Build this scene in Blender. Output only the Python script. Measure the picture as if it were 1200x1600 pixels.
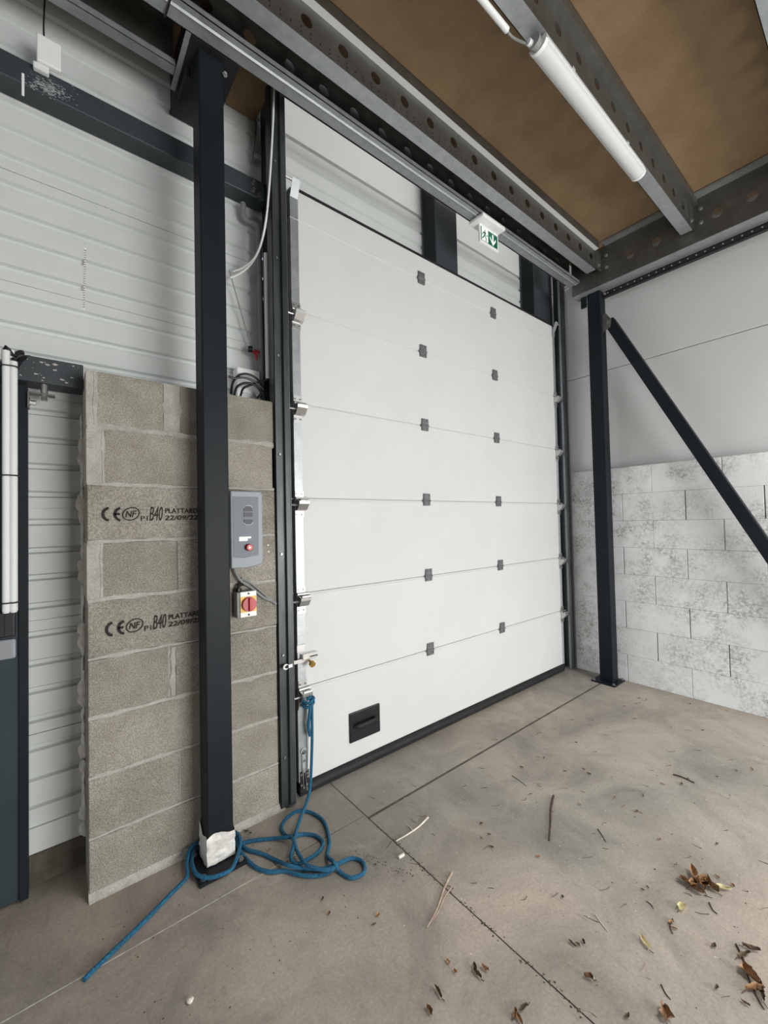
import bpy, math, random
from mathutils import Vector, Matrix, noise
random.seed(7)
scene = bpy.context.scene
for o in list(bpy.data.objects): bpy.data.objects.remove(o, do_unlink=True)
COL = scene.collection

# ------------------------------------------------------------------ camera
# Drawing units (u): camera height 1.40 u. 1 u = 1.1 m.
SC = 1.1
F, YAW, PITCH, ROLL, H = 646.33, math.radians(38.783), math.radians(1.3555), math.radians(-1.2643), 1.40
_f = Vector((math.sin(YAW)*math.cos(PITCH), math.cos(YAW)*math.cos(PITCH), math.sin(PITCH)))
_r0 = Vector((math.cos(YAW), -math.sin(YAW), 0)); _u0 = _r0.cross(_f)
_r = _r0*math.cos(ROLL)+_u0*math.sin(ROLL); _u = -_r0*math.sin(ROLL)+_u0*math.cos(ROLL)
CAM = Vector((0, 0, H))
def ray(x, y): return _f*F+_r*(x-600)-_u*(y-800)
def fl(x, y, z=0.0): d = ray(x, y); return CAM+d*((z-H)/d.z)      # point of the photo on a horizontal plane
def wy(x, y, Y): d = ray(x, y); return CAM+d*(Y/d.y)              # ... on the plane of the door wall
def wx(x, y, X): d = ray(x, y); return CAM+d*(X/d.x)              # ... on the plane of the right wall
cd = bpy.data.cameras.new('camera'); cam = bpy.data.objects.new('camera', cd); COL.objects.link(cam)
cd.sensor_fit = 'HORIZONTAL'; cd.sensor_width = 36; cd.lens = 36*F/1200; cd.clip_start = .02; cd.clip_end = 100
m = Matrix.Identity(4)
for i, v in enumerate((_r, _u, -_f)):
    for j in range(3): m[j][i] = v[j]
m.translation = CAM*SC; cam.matrix_world = m; scene.camera = cam

# ------------------------------------------------------------------ light
w = bpy.data.worlds.new('world'); scene.world = w; w.use_nodes = True
bg = w.node_tree.nodes['Background']; bg.inputs[0].default_value = (.86, .93, 1, 1); bg.inputs[1].default_value = 1.2
def area(name, loc, target, sx, sy, power, col=(1, 1, 1)):
    l = bpy.data.lights.new(name, 'AREA'); l.shape = 'RECTANGLE'; l.size = sx*SC; l.size_y = sy*SC; l.energy = power; l.color = col
    o = bpy.data.objects.new(name, l); COL.objects.link(o); o.location = Vector(loc)*SC
    o.rotation_euler = (Vector(target)-Vector(loc)).to_track_quat('-Z', 'Y').to_euler(); return o
# rear gateway daylight, an added left fill light for the right walls, and the roof lights over the open hall and over the upper level
area('gateway_daylight', (2.30, -3.35, 1.08), (2.30, 0, 1.12), 2.7, 1.9, 275, (1, .995, .978))
area('left_fill_light', (-4.95, -1.4, 1.05), (0, -1.4, 1.1), 3.0, 1.8, 70, (.93, .97, 1))  # added fill lamp on the unseen left side, brightens the right walls
area('hall_roof_daylight', (2.9, -1.7, 5.4), (2.9, -1.5, 0), 1.7, 1.6, 290, (1, .985, .96))
area('roof_daylight', (1.5, .6, 5.35), (1.5, .9, 0), 5, 1.6, 22, (.95, .98, 1))
vs = scene.view_settings; vs.view_transform = 'Standard'; vs.look = 'None'; vs.gamma = 1; vs.exposure = 0.0; vs.use_curve_mapping = False

# ------------------------------------------------------------------ materials
MATS = {}
def mat(name, c1, c2=None, scale=8, rough=.6, metal=0, bump=0, bscale=80, detail=5, spec=.5, contrast=(.35, .65), emit=0, stretch=(1, 1, 1), speck=None, speckscale=200, rnd=0, trans=0):
    m = bpy.data.materials.new(name); m.use_nodes = True; nt = m.node_tree; N = nt.nodes; L = nt.links
    b = N['Principled BSDF']; b.inputs['Roughness'].default_value = rough; b.inputs['Metallic'].default_value = metal
    b.inputs['Specular IOR Level'].default_value = spec
    tc = N.new('ShaderNodeTexCoord'); mp = N.new('ShaderNodeMapping'); mp.inputs['Scale'].default_value = stretch
    L.new(tc.outputs['Object'], mp.inputs['Vector'])
    if rnd:
        oi = N.new('ShaderNodeObjectInfo'); cmb = N.new('ShaderNodeMath'); cmb.operation = 'MULTIPLY'; cmb.inputs[1].default_value = 37
        L.new(oi.outputs['Random'], cmb.inputs[0]); L.new(cmb.outputs[0], mp.inputs['Location'])
    src = None
    if c2 is None:
        rg = N.new('ShaderNodeRGB'); rg.outputs[0].default_value = (*c1, 1); src = rg.outputs[0]
    else:
        n = N.new('ShaderNodeTexNoise'); n.inputs['Scale'].default_value = scale; n.inputs['Detail'].default_value = detail; n.inputs['Roughness'].default_value = .62
        L.new(mp.outputs[0], n.inputs['Vector'])
        r = N.new('ShaderNodeValToRGB'); r.color_ramp.elements[0].position = contrast[0]; r.color_ramp.elements[1].position = contrast[1]
        r.color_ramp.elements[0].color = (*c1, 1); r.color_ramp.elements[1].color = (*c2, 1)
        L.new(n.outputs['Fac'], r.inputs['Fac']); src = r.outputs[0]
    if speck:
        n2 = N.new('ShaderNodeTexNoise'); n2.inputs['Scale'].default_value = speckscale; n2.inputs['Detail'].default_value = 2; L.new(mp.outputs[0], n2.inputs['Vector'])
        r2 = N.new('ShaderNodeValToRGB'); r2.color_ramp.elements[0].position = .38; r2.color_ramp.elements[1].position = .62
        r2.color_ramp.elements[0].color = (*[speck[0]]*3, 1); r2.color_ramp.elements[1].color = (*[speck[1]]*3, 1)
        L.new(n2.outputs['Fac'], r2.inputs['Fac'])
        mx = N.new('ShaderNodeMix'); mx.data_type = 'RGBA'; mx.blend_type = 'MULTIPLY'; mx.inputs['Factor'].default_value = 1
        L.new(src, mx.inputs['A']); L.new(r2.outputs[0], mx.inputs['B']); src = mx.outputs['Result']
    if rnd:
        hs = N.new('ShaderNodeHueSaturation'); mr = N.new('ShaderNodeMapRange'); mr.inputs['To Min'].default_value = 1-rnd; mr.inputs['To Max'].default_value = 1+rnd
        L.new(oi.outputs['Random'], mr.inputs['Value']); L.new(mr.outputs[0], hs.inputs['Value']); L.new(src, hs.inputs['Color']); src = hs.outputs[0]
    L.new(src, b.inputs['Base Color'])
    if emit:
        L.new(src, b.inputs['Emission Color']); b.inputs['Emission Strength'].default_value = emit
    if trans: b.inputs['Transmission Weight'].default_value = trans
    if bump:
        n3 = N.new('ShaderNodeTexNoise'); n3.inputs['Scale'].default_value = bscale; n3.inputs['Detail'].default_value = 4; L.new(mp.outputs[0], n3.inputs['Vector'])
        bp = N.new('ShaderNodeBump'); bp.inputs['Strength'].default_value = bump; bp.inputs['Distance'].default_value = .01
        L.new(n3.outputs['Fac'], bp.inputs['Height']); L.new(bp.outputs[0], b.inputs['Normal'])
    MATS[name] = m; return m
M = MATS
mat('hall_grey', (.13, .135, .14), (.16, .165, .17), 2, .7)
mat('mortar_pale', (.36, .35, .32), (.62, .60, .55), 25, .95)
mat('core_dark', (.14, .14, .135), None, rough=.95)
mat('galv_baked_light', (.66, .69, .68), None, rough=.5, metal=.2)  # brighter galvanised tone: light on the joist step baked into the colour
mat('block_grey', (.255, .237, .197), (.35, .328, .283), 5, .95, bump=.55, bscale=170, speck=(.72, 1.18), speckscale=190, rnd=.09, spec=.2)
mat('mortar', (.34, .325, .29), (.43, .415, .38), 14, .95, bump=.4, bscale=90, speck=(.9, 1.08), speckscale=150, spec=.2)
mat('steel_dark', (.0075, .0105, .0135), (.011, .015, .0185), 3, .5, bump=.02, bscale=60, spec=.18)
mat('steel_scuffed', (.036, .046, .052), (.024, .031, .036), 9, .5, contrast=(.62, .72), bump=.03)
mat('steel_black', (.006, .007, .008), (.011, .012, .013), 6, .55)
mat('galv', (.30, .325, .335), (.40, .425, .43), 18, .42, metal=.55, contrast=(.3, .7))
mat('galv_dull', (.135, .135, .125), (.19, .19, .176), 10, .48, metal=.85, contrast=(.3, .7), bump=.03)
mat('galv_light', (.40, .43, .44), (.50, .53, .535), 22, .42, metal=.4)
mat('track_metal', (.045, .053, .055), (.085, .095, .097), 5, .42, metal=.6, stretch=(3, 3, .5))
mat('chrome', (.56, .56, .55), None, rough=.30, metal=.9)
mat('screw', (.28, .29, .29), None, rough=.35, metal=.8)
mat('tray_white', (.57, .60, .58), (.62, .645, .63), 2.2, .5, contrast=(.3, .7))
mat('door_white', (.585, .59, .58), (.625, .63, .622), 1.6, .55, bump=.10, bscale=260, contrast=(.3, .7))
mat('chipboard', (.195, .125, .064), (.25, .165, .09), 3.2, .85, speck=(.82, 1.14), speckscale=260, bump=.1, bscale=200)
mat('rubber', (.005, .005, .0055), (.014, .014, .014), 12, .7, stretch=(1, 4, 4))
mat('plastic_black', (.007, .007, .008), None, rough=.4)
mat('plastic_white', (.80, .81, .80), None, rough=.4)
mat('conduit_white', (.70, .73, .71), None, rough=.45)
mat('conduit_grey', (.24, .25, .245), None, rough=.5)
mat('hinge_grey', (.13, .135, .14), (.17, .175, .18), 30, .5, metal=.3)
mat('box_grey', (.27, .30, .33), None, rough=.5)
mat('face_grey', (.135, .155, .18), None, rough=.5)
mat('button_dark', (.04, .046, .055), None, rough=.5)
mat('red', (.42, .018, .025), None, rough=.35)
mat('yellow', (.86, .50, .10), None, rough=.5)
mat('brass', (.48, .30, .07), None, rough=.35, metal=.6)
mat('rope_blue', (.008, .085, .175), (.016, .15, .27), 120, .8, bump=.8, bscale=260, contrast=(.4, .6))
mat('leaf_door', (.022, .034, .039), (.029, .042, .048), 4, .55, spec=.3)
mat('sign_green', (.004, .105, .060), None, rough=.4, emit=.12)
mat('sign_white', (.85, .88, .86), None, rough=.4, emit=.25)
mat('ink', (.014, .014, .014), (.04, .038, .034), 160, .9, contrast=(.5, .75))
mat('foam', (.66, .64, .56), (.74, .72, .66), 30, .9, bump=.5, bscale=60)
mat('curb', (.06, .052, .038), (.12, .105, .085), 9, .95, bump=.5, bscale=50)
mat('wrap', (.50, .49, .46), (.78, .77, .73), 14, .35, bump=.9, bscale=28, contrast=(.3, .7))
mat('leaf_brown', (.14, .065, .025), (.34, .185, .085), 20, .7, rnd=.35)
mat('leaf_pale', (.38, .33, .16), (.62, .55, .32), 30, .7, rnd=.2)
mat('leaf_dark', (.055, .036, .022), (.13, .085, .05), 20, .8, rnd=.3)
mat('twig_dark', (.040, .026, .018), (.075, .05, .034), 40, .85)
mat('twig_pale', (.55, .50, .42), (.70, .66, .58), 40, .8)
mat('straw', (.30, .215, .165), (.42, .33, .27), 40, .8)
mat('pebble', (.70, .66, .58), None, rough=.8)
mat('chip', (.20, .085, .045), (.30, .15, .09), 60, .8)
mat('void', (.03, .028, .025), None, rough=1)
mat('outside', (.30, .30, .29), (.36, .36, .35), 4, .9)
mat('diffuser', (.60, .62, .62), None, rough=.3)

def floor_mat():
    m = bpy.data.materials.new('concrete_floor'); m.use_nodes = True; N = m.node_tree.nodes; L = m.node_tree.links; b = N['Principled BSDF']
    tc = N.new('ShaderNodeNewGeometry').outputs['Position']
    def nz(scale, detail=6, rough=.6, vec=None, dist=0):
        n = N.new('ShaderNodeTexNoise'); n.inputs['Scale'].default_value = scale; n.inputs['Detail'].default_value = detail; n.inputs['Roughness'].default_value = rough; n.inputs['Distortion'].default_value = dist
        L.new(vec or tc, n.inputs['Vector']); return n.outputs['Fac']
    def ramp(f, p0, c0, p1, c1):
        r = N.new('ShaderNodeValToRGB'); r.color_ramp.elements[0].position = p0; r.color_ramp.elements[1].position = p1
        r.color_ramp.elements[0].color = (*c0, 1); r.color_ramp.elements[1].color = (*c1, 1); L.new(f, r.inputs['Fac']); return r.outputs[0]
    def mix(a, bb, fac, mode='MIX'):
        x = N.new('ShaderNodeMix'); x.data_type = 'RGBA'; x.blend_type = mode
        if isinstance(fac, float): x.inputs['Factor'].default_value = fac
        else: L.new(fac, x.inputs['Factor'])
        L.new(a, x.inputs['A']); L.new(bb, x.inputs['B']); return x.outputs['Result']
    base = ramp(nz(.75, 4, .5), .35, (.305, .297, .265), .62, (.41, .357, .308))
    cloud = ramp(nz(2.2, 7, .68, dist=.6), .34, (.66, .67, .665), .62, (1.07, 1.05, 1.03))
    c = mix(base, cloud, 1.0, 'MULTIPLY')
    sp = ramp(nz(95, 3, .7), .3, (.84, .84, .84), .7, (1.1, 1.1, 1.1)); c = mix(c, sp, 1.0, 'MULTIPLY')
    mp = N.new('ShaderNodeMapping'); mp.inputs['Rotation'].default_value = (0, 0, .9); mp.inputs['Scale'].default_value = (9, 1.5, 1); L.new(tc, mp.inputs['Vector'])
    st = ramp(nz(3.2, 6, .7, mp.outputs[0], .4), .60, (0, 0, 0), .76, (.55, .55, .55))
    dk = N.new('ShaderNodeRGB'); dk.outputs[0].default_value = (.15, .128, .10, 1)
    c = mix(c, dk.outputs[0], st)
    lt = N.new('ShaderNodeRGB'); lt.outputs[0].default_value = (.62, .57, .50, 1)
    c = mix(c, lt.outputs[0], ramp(nz(1.7, 8, .72, dist=1.0), .63, (0, 0, 0), .74, (.6, .6, .6)))
    mp2 = N.new('ShaderNodeMapping'); mp2.inputs['Rotation'].default_value = (0, 0, -.5); mp2.inputs['Scale'].default_value = (5, 22, 1); L.new(tc, mp2.inputs['Vector'])
    c = mix(c, dk.outputs[0], ramp(nz(2.6, 5, .7, mp2.outputs[0], .8), .64, (0, 0, 0), .74, (.6, .6, .6)))
    vor = N.new('ShaderNodeTexVoronoi'); vor.inputs['Scale'].default_value = 17; L.new(tc, vor.inputs['Vector'])
    sp2 = ramp(vor.outputs['Distance'], .03, (1, 1, 1), .075, (0, 0, 0))
    msk = ramp(nz(1.3, 3), .5, (0, 0, 0), .6, (.8, .8, .8)); f = mix(sp2, msk, 1.0, 'MULTIPLY')
    c = mix(c, dk.outputs[0], f)
    L.new(c, b.inputs['Base Color'])
    L.new(ramp(nz(3, 5), .3, (.62,)*3, .7, (.85,)*3), b.inputs['Roughness']); b.inputs['Specular IOR Level'].default_value = .35
    bp = N.new('ShaderNodeBump'); bp.inputs['Strength'].default_value = .22; bp.inputs['Distance'].default_value = .006; L.new(nz(55, 6, .7), bp.inputs['Height']); L.new(bp.outputs[0], b.inputs['Normal'])
    MATS['concrete_floor'] = m
floor_mat()
def painted_block_mat():
    m = bpy.data.materials.new('block_white'); m.use_nodes = True; N = m.node_tree.nodes; L = m.node_tree.links; b = N['Principled BSDF']
    tc = N.new('ShaderNodeNewGeometry').outputs['Position']
    def nz(scale, detail=6, rough=.65, dist=0):
        n = N.new('ShaderNodeTexNoise'); n.inputs['Scale'].default_value = scale; n.inputs['Detail'].default_value = detail; n.inputs['Roughness'].default_value = rough; n.inputs['Distortion'].default_value = dist; L.new(tc, n.inputs['Vector']); return n.outputs['Fac']
    def ramp(f, p0, v0, p1, v1):
        r = N.new('ShaderNodeMapRange'); r.inputs['From Min'].default_value = p0; r.inputs['From Max'].default_value = p1; r.inputs['To Min'].default_value = v0; r.inputs['To Max'].default_value = v1; L.new(f, r.inputs['Value']); return r.outputs[0]
    big = ramp(nz(2.6, 4, .6), .40, 0, .56, 1); fine = ramp(nz(46, 4, .8), .40, 0, .60, 1); mid = ramp(nz(9, 4, .6), .36, .2, .58, 1)
    a = N.new('ShaderNodeMath'); a.operation = 'MULTIPLY'; L.new(big, a.inputs[0]); L.new(fine, a.inputs[1])
    a2 = N.new('ShaderNodeMath'); a2.operation = 'MULTIPLY'; L.new(a.outputs[0], a2.inputs[0]); L.new(mid, a2.inputs[1])
    c = N.new('ShaderNodeMix'); c.data_type = 'RGBA'; L.new(a2.outputs[0], c.inputs['Factor']); c.inputs['A'].default_value = (.87, .885, .89, 1); c.inputs['B'].default_value = (.34, .325, .31, 1)
    g = N.new('ShaderNodeMix'); g.data_type = 'RGBA'; L.new(ramp(nz(1.6, 3), .42, 0, .66, .55), g.inputs['Factor']); L.new(c.outputs['Result'], g.inputs['A']); g.inputs['B'].default_value = (.66, .668, .67, 1)
    L.new(g.outputs['Result'], b.inputs['Base Color']); b.inputs['Roughness'].default_value = .85; b.inputs['Specular IOR Level'].default_value = .2
    bp = N.new('ShaderNodeBump'); bp.inputs['Strength'].default_value = .4; bp.inputs['Distance'].default_value = .008; L.new(nz(120, 4), bp.inputs['Height']); L.new(bp.outputs[0], b.inputs['Normal'])
    MATS['block_white'] = m
painted_block_mat()
def panel_right_mat():   # sandwich panel skin with fine horizontal lining
    m = bpy.data.materials.new('lined_panel'); m.use_nodes = True; N = m.node_tree.nodes; L = m.node_tree.links; b = N['Principled BSDF']
    tc = N.new('ShaderNodeNewGeometry').outputs['Position']
    wv = N.new('ShaderNodeTexWave'); wv.bands_direction = 'Z'; wv.inputs['Scale'].default_value = 22; L.new(tc, wv.inputs['Vector'])
    n = N.new('ShaderNodeTexNoise'); n.inputs['Scale'].default_value = 1.2; L.new(tc, n.inputs['Vector'])
    c = N.new('ShaderNodeMix'); c.data_type = 'RGBA'; L.new(n.outputs['Fac'], c.inputs['Factor']); c.inputs['A'].default_value = (.63, .64, .635, 1); c.inputs['B'].default_value = (.675, .685, .68, 1)
    L.new(c.outputs['Result'], b.inputs['Base Color']); b.inputs['Roughness'].default_value = .55
    bp = N.new('ShaderNodeBump'); bp.inputs['Strength'].default_value = .12; bp.inputs['Distance'].default_value = .003; L.new(wv.outputs['Fac'], bp.inputs['Height']); L.new(bp.outputs[0], b.inputs['Normal'])
    MATS['lined_panel'] = m
panel_right_mat()

# ------------------------------------------------------------------ mesh helpers (all in drawing units)
ORG = {}
def V(*a): return Vector(a if len(a) == 3 else a[0])
class MB:
    def __init__(s): s.v = []; s.f = []
    def add(s, vs, fs):
        o = len(s.v); s.v += [Vector(q) for q in vs]; s.f += [tuple(i+o for i in f) for f in fs]; return s
    def box(s, x0, x1, y0, y1, z0, z1):
        return s.add([(x0, y0, z0), (x1, y0, z0), (x1, y1, z0), (x0, y1, z0), (x0, y0, z1), (x1, y0, z1), (x1, y1, z1), (x0, y1, z1)],
                     [(0, 3, 2, 1), (4, 5, 6, 7), (0, 1, 5, 4), (1, 2, 6, 5), (2, 3, 7, 6), (3, 0, 4, 7)])
    def obox(s, c, a, b, d):            # centre and three half vectors
        c, a, b, d = map(Vector, (c, a, b, d)); P = [c+a*i+b*j+d*k for k in (-1, 1) for i, j in ((-1, -1), (1, -1), (1, 1), (-1, 1))]
        return s.add(P, [(0, 3, 2, 1), (4, 5, 6, 7), (0, 1, 5, 4), (1, 2, 6, 5), (2, 3, 7, 6), (3, 0, 4, 7)])
    def prism(s, prof, axis, a0, a1):   # polygon in the two other axes (order x,y,z without axis)
        def pt(p, a): q = [p[0], p[1]]; q.insert(axis, a); return q
        n = len(prof); vs = [pt(p, a0) for p in prof]+[pt(p, a1) for p in prof]
        return s.add(vs, [tuple(range(n))[::-1], tuple(range(n, 2*n))]+[(i, (i+1) % n, n+(i+1) % n, n+i) for i in range(n)])
    def sheet(s, poly, axis, a0, a1, t=.0025):   # folded sheet: polyline extruded, each fold a thin slab
        for p, q in zip(poly, poly[1:]):
            d = Vector((q[0]-p[0], q[1]-p[1])); d.normalize(); n = Vector((-d.y, d.x))*t/2; e = d*t/2
            P, Q = Vector(p)-e, Vector(q)+e
            s.prism([P+n, P-n, Q-n, Q+n], axis, a0, a1)
        return s
    def cyl(s, p0, p1, r, n=14, r2=None):
        p0, p1 = Vector(p0), Vector(p1); d = (p1-p0).normalized(); a = d.orthogonal().normalized(); b = d.cross(a); r2 = r if r2 is None else r2
        vs = [p+(a*math.cos(2*math.pi*i/n)+b*math.sin(2*math.pi*i/n))*rr for p, rr in ((p0, r), (p1, r2)) for i in range(n)]
        return s.add(vs, [tuple(range(n))[::-1], tuple(range(n, 2*n))]+[(i, (i+1) % n, n+(i+1) % n, n+i) for i in range(n)])
    def tube(s, pts, r, n=8, smooth=3, taper=None):
        P = [Vector(p) for p in pts]
        if smooth > 1 and len(P) > 2:
            Q = []
            for i in range(len(P)-1):
                a, b, c, d = P[max(i-1, 0)], P[i], P[i+1], P[min(i+2, len(P)-1)]
                for k in range(smooth):
                    t = k/smooth; Q.append(.5*((2*b)+(c-a)*t+(2*a-5*b+4*c-d)*t*t+(3*b-a-3*c+d)*t**3))
            Q.append(P[-1]); P = Q
        vs, fs = [], []; nrm = None
        for i, p in enumerate(P):
            d = (P[min(i+1, len(P)-1)]-P[max(i-1, 0)])
            if d.length < 1e-9: d = Vector((0, 0, 1))
            d.normalize()
            nrm = d.orthogonal().normalized() if nrm is None else (nrm-d*nrm.dot(d)).normalized()
            bb = d.cross(nrm); rr = r if taper is None else r*(taper[0]+(taper[1]-taper[0])*i/(len(P)-1))
            vs += [p+(nrm*math.cos(2*math.pi*k/n)+bb*math.sin(2*math.pi*k/n))*rr for k in range(n)]
        for i in range(len(P)-1):
            for k in range(n): fs.append((i*n+k, i*n+(k+1) % n, (i+1)*n+(k+1) % n, (i+1)*n+k))
        fs += [tuple(range(n))[::-1], tuple(range((len(P)-1)*n, len(P)*n))]
        return s.add(vs, fs)
    def web(s, axis, c, t, a0, a1, z0, z1, holes, r, n=20):
        # vertical sheet across `axis` (0: plane x=c, runs along y; 1: plane y=c, runs along x) with round holes at (a, z)
        def P(a, z, k): return (c+k, a, z) if axis == 0 else (a, c+k, z)
        hs = sorted(h for h in holes if a0+r*1.4 < h[0] < a1-r*1.4); q = r*1.35
        for k in (-t/2, t/2):
            cur = a0
            for (ha, hz) in hs:
                if ha-q > cur: s.add([P(cur, z0, k), P(ha-q, z0, k), P(ha-q, z1, k), P(cur, z1, k)], [(0, 1, 2, 3)])
                s.add([P(ha-q, z0, k), P(ha+q, z0, k), P(ha+q, hz-q, k), P(ha-q, hz-q, k)], [(0, 1, 2, 3)])
                s.add([P(ha-q, hz+q, k), P(ha+q, hz+q, k), P(ha+q, z1, k), P(ha-q, z1, k)], [(0, 1, 2, 3)])
                inn, out = [], []
                for i in range(n):
                    ca, sa = math.cos(2*math.pi*i/n+math.pi/4), math.sin(2*math.pi*i/n+math.pi/4); mx = max(abs(ca), abs(sa))
                    inn.append(P(ha+r*ca, hz+r*sa, k)); out.append(P(ha+q*ca/mx, hz+q*sa/mx, k))
                s.add(inn+out, [(i, (i+1) % n, n+(i+1) % n, n+i) for i in range(n)]); cur = ha+q
            s.add([P(cur, z0, k), P(a1, z0, k), P(a1, z1, k), P(cur, z1, k)], [(0, 1, 2, 3)])
        for (ha, hz) in hs:
            R = [[P(ha+r*math.cos(2*math.pi*i/n), hz+r*math.sin(2*math.pi*i/n), k) for i in range(n)] for k in (-t/2, t/2)]
            s.add(R[0]+R[1], [(i, (i+1) % n, n+(i+1) % n, n+i) for i in range(n)])
        return s
    def build(s, name, material, parent=None, origin=None, smooth=False, bevel=0):
        if parent is not None: origin = ORG[parent.name]
        elif origin is None:
            lo = [min(v[i] for v in s.v) for i in range(3)]; hi = [max(v[i] for v in s.v) for i in range(3)]
            origin = Vector(((lo[0]+hi[0])/2, (lo[1]+hi[1])/2, lo[2]))
        origin = Vector(origin); me = bpy.data.meshes.new(name)
        me.from_pydata([(v-origin)*SC for v in s.v], [], s.f); me.validate(); me.update()
        import bmesh
        bm = bmesh.new(); bm.from_mesh(me); bmesh.ops.recalc_face_normals(bm, faces=bm.faces); bm.to_mesh(me); bm.free()
        if smooth:
            for p in me.polygons: p.use_smooth = True
            me.set_sharp_from_angle(angle=math.radians(40))
        me.materials.append(M[material]); o = bpy.data.objects.new(name, me); COL.objects.link(o)
        if parent is None: o.location = origin*SC
        else: o.parent = parent
        ORG[o.name] = origin
        if bevel:
            b = o.modifiers.new('bevel', 'BEVEL'); b.width = bevel*SC; b.segments = 2; b.limit_method = 'ANGLE'; b.angle_limit = math.radians(40)
        return o
def empty(name, loc, label=None, cat=None, group=None, kind=None):
    o = bpy.data.objects.new(name, None); o.empty_display_size = .1; COL.objects.link(o); o.location = Vector(loc)*SC; ORG[o.name] = Vector(loc)
    return tag(o, label, cat, group, kind)
def tag(o, label=None, cat=None, group=None, kind=None):
    if label: o['label'] = label
    if cat: o['category'] = cat
    if group: o['group'] = group
    if kind: o['kind'] = kind
    return o
def box(name, material, b, parent=None, bevel=0): return MB().box(*b).build(name, material, parent, bevel=bevel)
def share(src, parent, off, name=None):           # linked copy of a child mesh, moved by off (u)
    c = src.copy(); COL.objects.link(c); c.parent = parent; c.location = Vector(src.location)+Vector(off)*SC
    ORG[c.name] = ORG[src.name]; return c

D = 1.95       # face of the block pier and of the door track
WY = 2.20      # inner face of the cladding on the door wall
WX = 3.81      # face of the painted block wall
JX, JYR, JYL = 1.165, 1.62, 1.645
ZB, ZT = 3.44, 3.66   # joist underside / chipboard underside

# ------------------------------------------------------------------ setting: floor
fo = empty('floor', (0, 0, 0), 'grey concrete slab floor with saw-cut joints and dust', 'floor', kind='structure')
box('sub_slab', 'void', (-5.2, 4.2, -5.2, 2.45, -.10, -.014), fo)
for (a, b, c, d) in ((-5.2, JX-.0024, -5.2, JYL-.002), (-5.2, JX-.0024, JYL+.002, 2.45), (JX+.0024, 4.2, -5.2, JYR-.008), (JX+.0024, 4.2, JYR+.008, 2.45)):
    MB().box(a, b, c, d, -.0139, 0).build('slab', 'concrete_floor', fo)
box('joint_dirt', 'curb', (JX-.0023, JX+.0023, -5.2, 2.45, -.0139, -.0035), fo); box('joint_dirt', 'curb', (JX+.004, 4.2, JYR-.008, JYR+.008, -.0139, -.0012), fo)
box('joint_filler', 'mortar_pale', (-5.2, .80, JYL-.002, JYL+.002, -.0139, .0006), fo)
og = box('outside_ground', 'outside', (-9, 9, 2.46, 8, -.12, -.004)); tag(og, kind='structure')
og = box('outside_yard', 'outside', (-9, 9, -14, -5.21, -.12, -.004)); tag(og, kind='structure')

# ------------------------------------------------------------------ setting: door wall (steel liner trays)
wf = empty('wall_front', (0, WY, 0), 'white ribbed steel liner trays on the door wall', 'wall', kind='structure')
def tray(x0, x1, zt, h=.453):
    pts = [(WY, zt), (WY, zt-.004)]
    for f in (.056, .171, .280, .395):
        z = zt-f*h/.453; pts += [(WY, z+.015), (WY+.016, z+.008), (WY+.016, z-.007), (WY, z-.014)]
    pts += [(WY, zt-h+.004), (WY+.005, zt-h+.004), (WY+.005, zt-h)]
    mb = MB(); n = len(pts)
    mb.add([(x0, p[0], p[1]) for p in pts]+[(x1, p[0], p[1]) for p in pts], [(i, i+1, n+i+1, n+i) for i in range(n-1)])
    return mb.build('tray_panel', 'tray_white', wf)
z = .578
seams = []
k = 0
for k in range(12):
    zt = .578+.4535*k
    if zt < 1.9 or k >= 3: tray(-5, .935, zt, .4535)
    if 3.4 < zt < 3.8: tray(.9355, 3.9, zt, .4535)
    elif zt > 3.8: box('tray_panel', 'tray_white', (.9355, 3.9, WY, WY+.01, zt-.4535, zt-.001), wf)
box('flashing', 'tray_white', (-5, .925, WY-.012, WY+.02, .115, .215), wf)
box('curb', 'curb', (-5, .925, WY-.02, WY+.2, 0, .116), wf)
box('outer_skin', 'tray_white', (-5, .97, WY+.10, WY+.16, 0, 5.6), wf)
box('outer_skin', 'tray_white', (.9702, 4.1, WY+.10, WY+.16, 3.30, 5.6), wf)
box('lintel_closure', 'tray_white', (.9201, 3.9, 2.04, WY+.1, 3.165, 3.235), wf)

# block pier between the two doors
wm = empty('wall_front_masonry', (.49, D, 0), 'grey hollow concrete block pier beside the sectional door', 'wall', kind='structure')
XL, XR, CH = .104, .872, .2245
box('mortar_core', 'mortar', (XL+.004, XR-.012, D+.005, D+.20, .0, 9*CH-.006), wm)
BLK = {}
def block(x0, x1, c, yo=0, nm='block', mt='block_grey'):
    z1 = (9-c)*CH-.006; z0 = z1-CH+.0125
    BLK.setdefault(c, []).append(MB().box(x0, x1, D+yo, D+.19, z0, z1).build(nm, mt, wm, bevel=.004))
    return BLK[c][-1]
xj = [.608, .614, .610, .42, .612, .40, .61, .425, .612]
lefts = [.136, .160, XL+.002, .152, XL+.002, XL+.002, XL+.002, XL+.002, XL+.002]
for c in range(9):
    yo = random.uniform(-.002, .003)
    if c == 0:
        block(lefts[0], .372, 0); block(.438, XR-.004, 0, .002)
    else:
        gap = .018 if c == 5 else (.002 if c in (3, 7) else .008)
        block(lefts[c], xj[c]-gap, c, yo); block(xj[c]+gap*.6, XR-(.012 if c == 1 else random.uniform(0, .006)), c, random.uniform(-.002, .003))
for c, x in ((0, .134), (1, .158), (3, .150)):
    z1 = (9-c)*CH-.004; box('mortar_patch', 'mortar', (XL, x, D+.0005, D+.19, z1-CH+.004, z1), wm)
box('mortar_patch', 'mortar', (.374, .436, D+.001, D+.19, 8*CH+.004, 9*CH-.01), wm)
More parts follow.
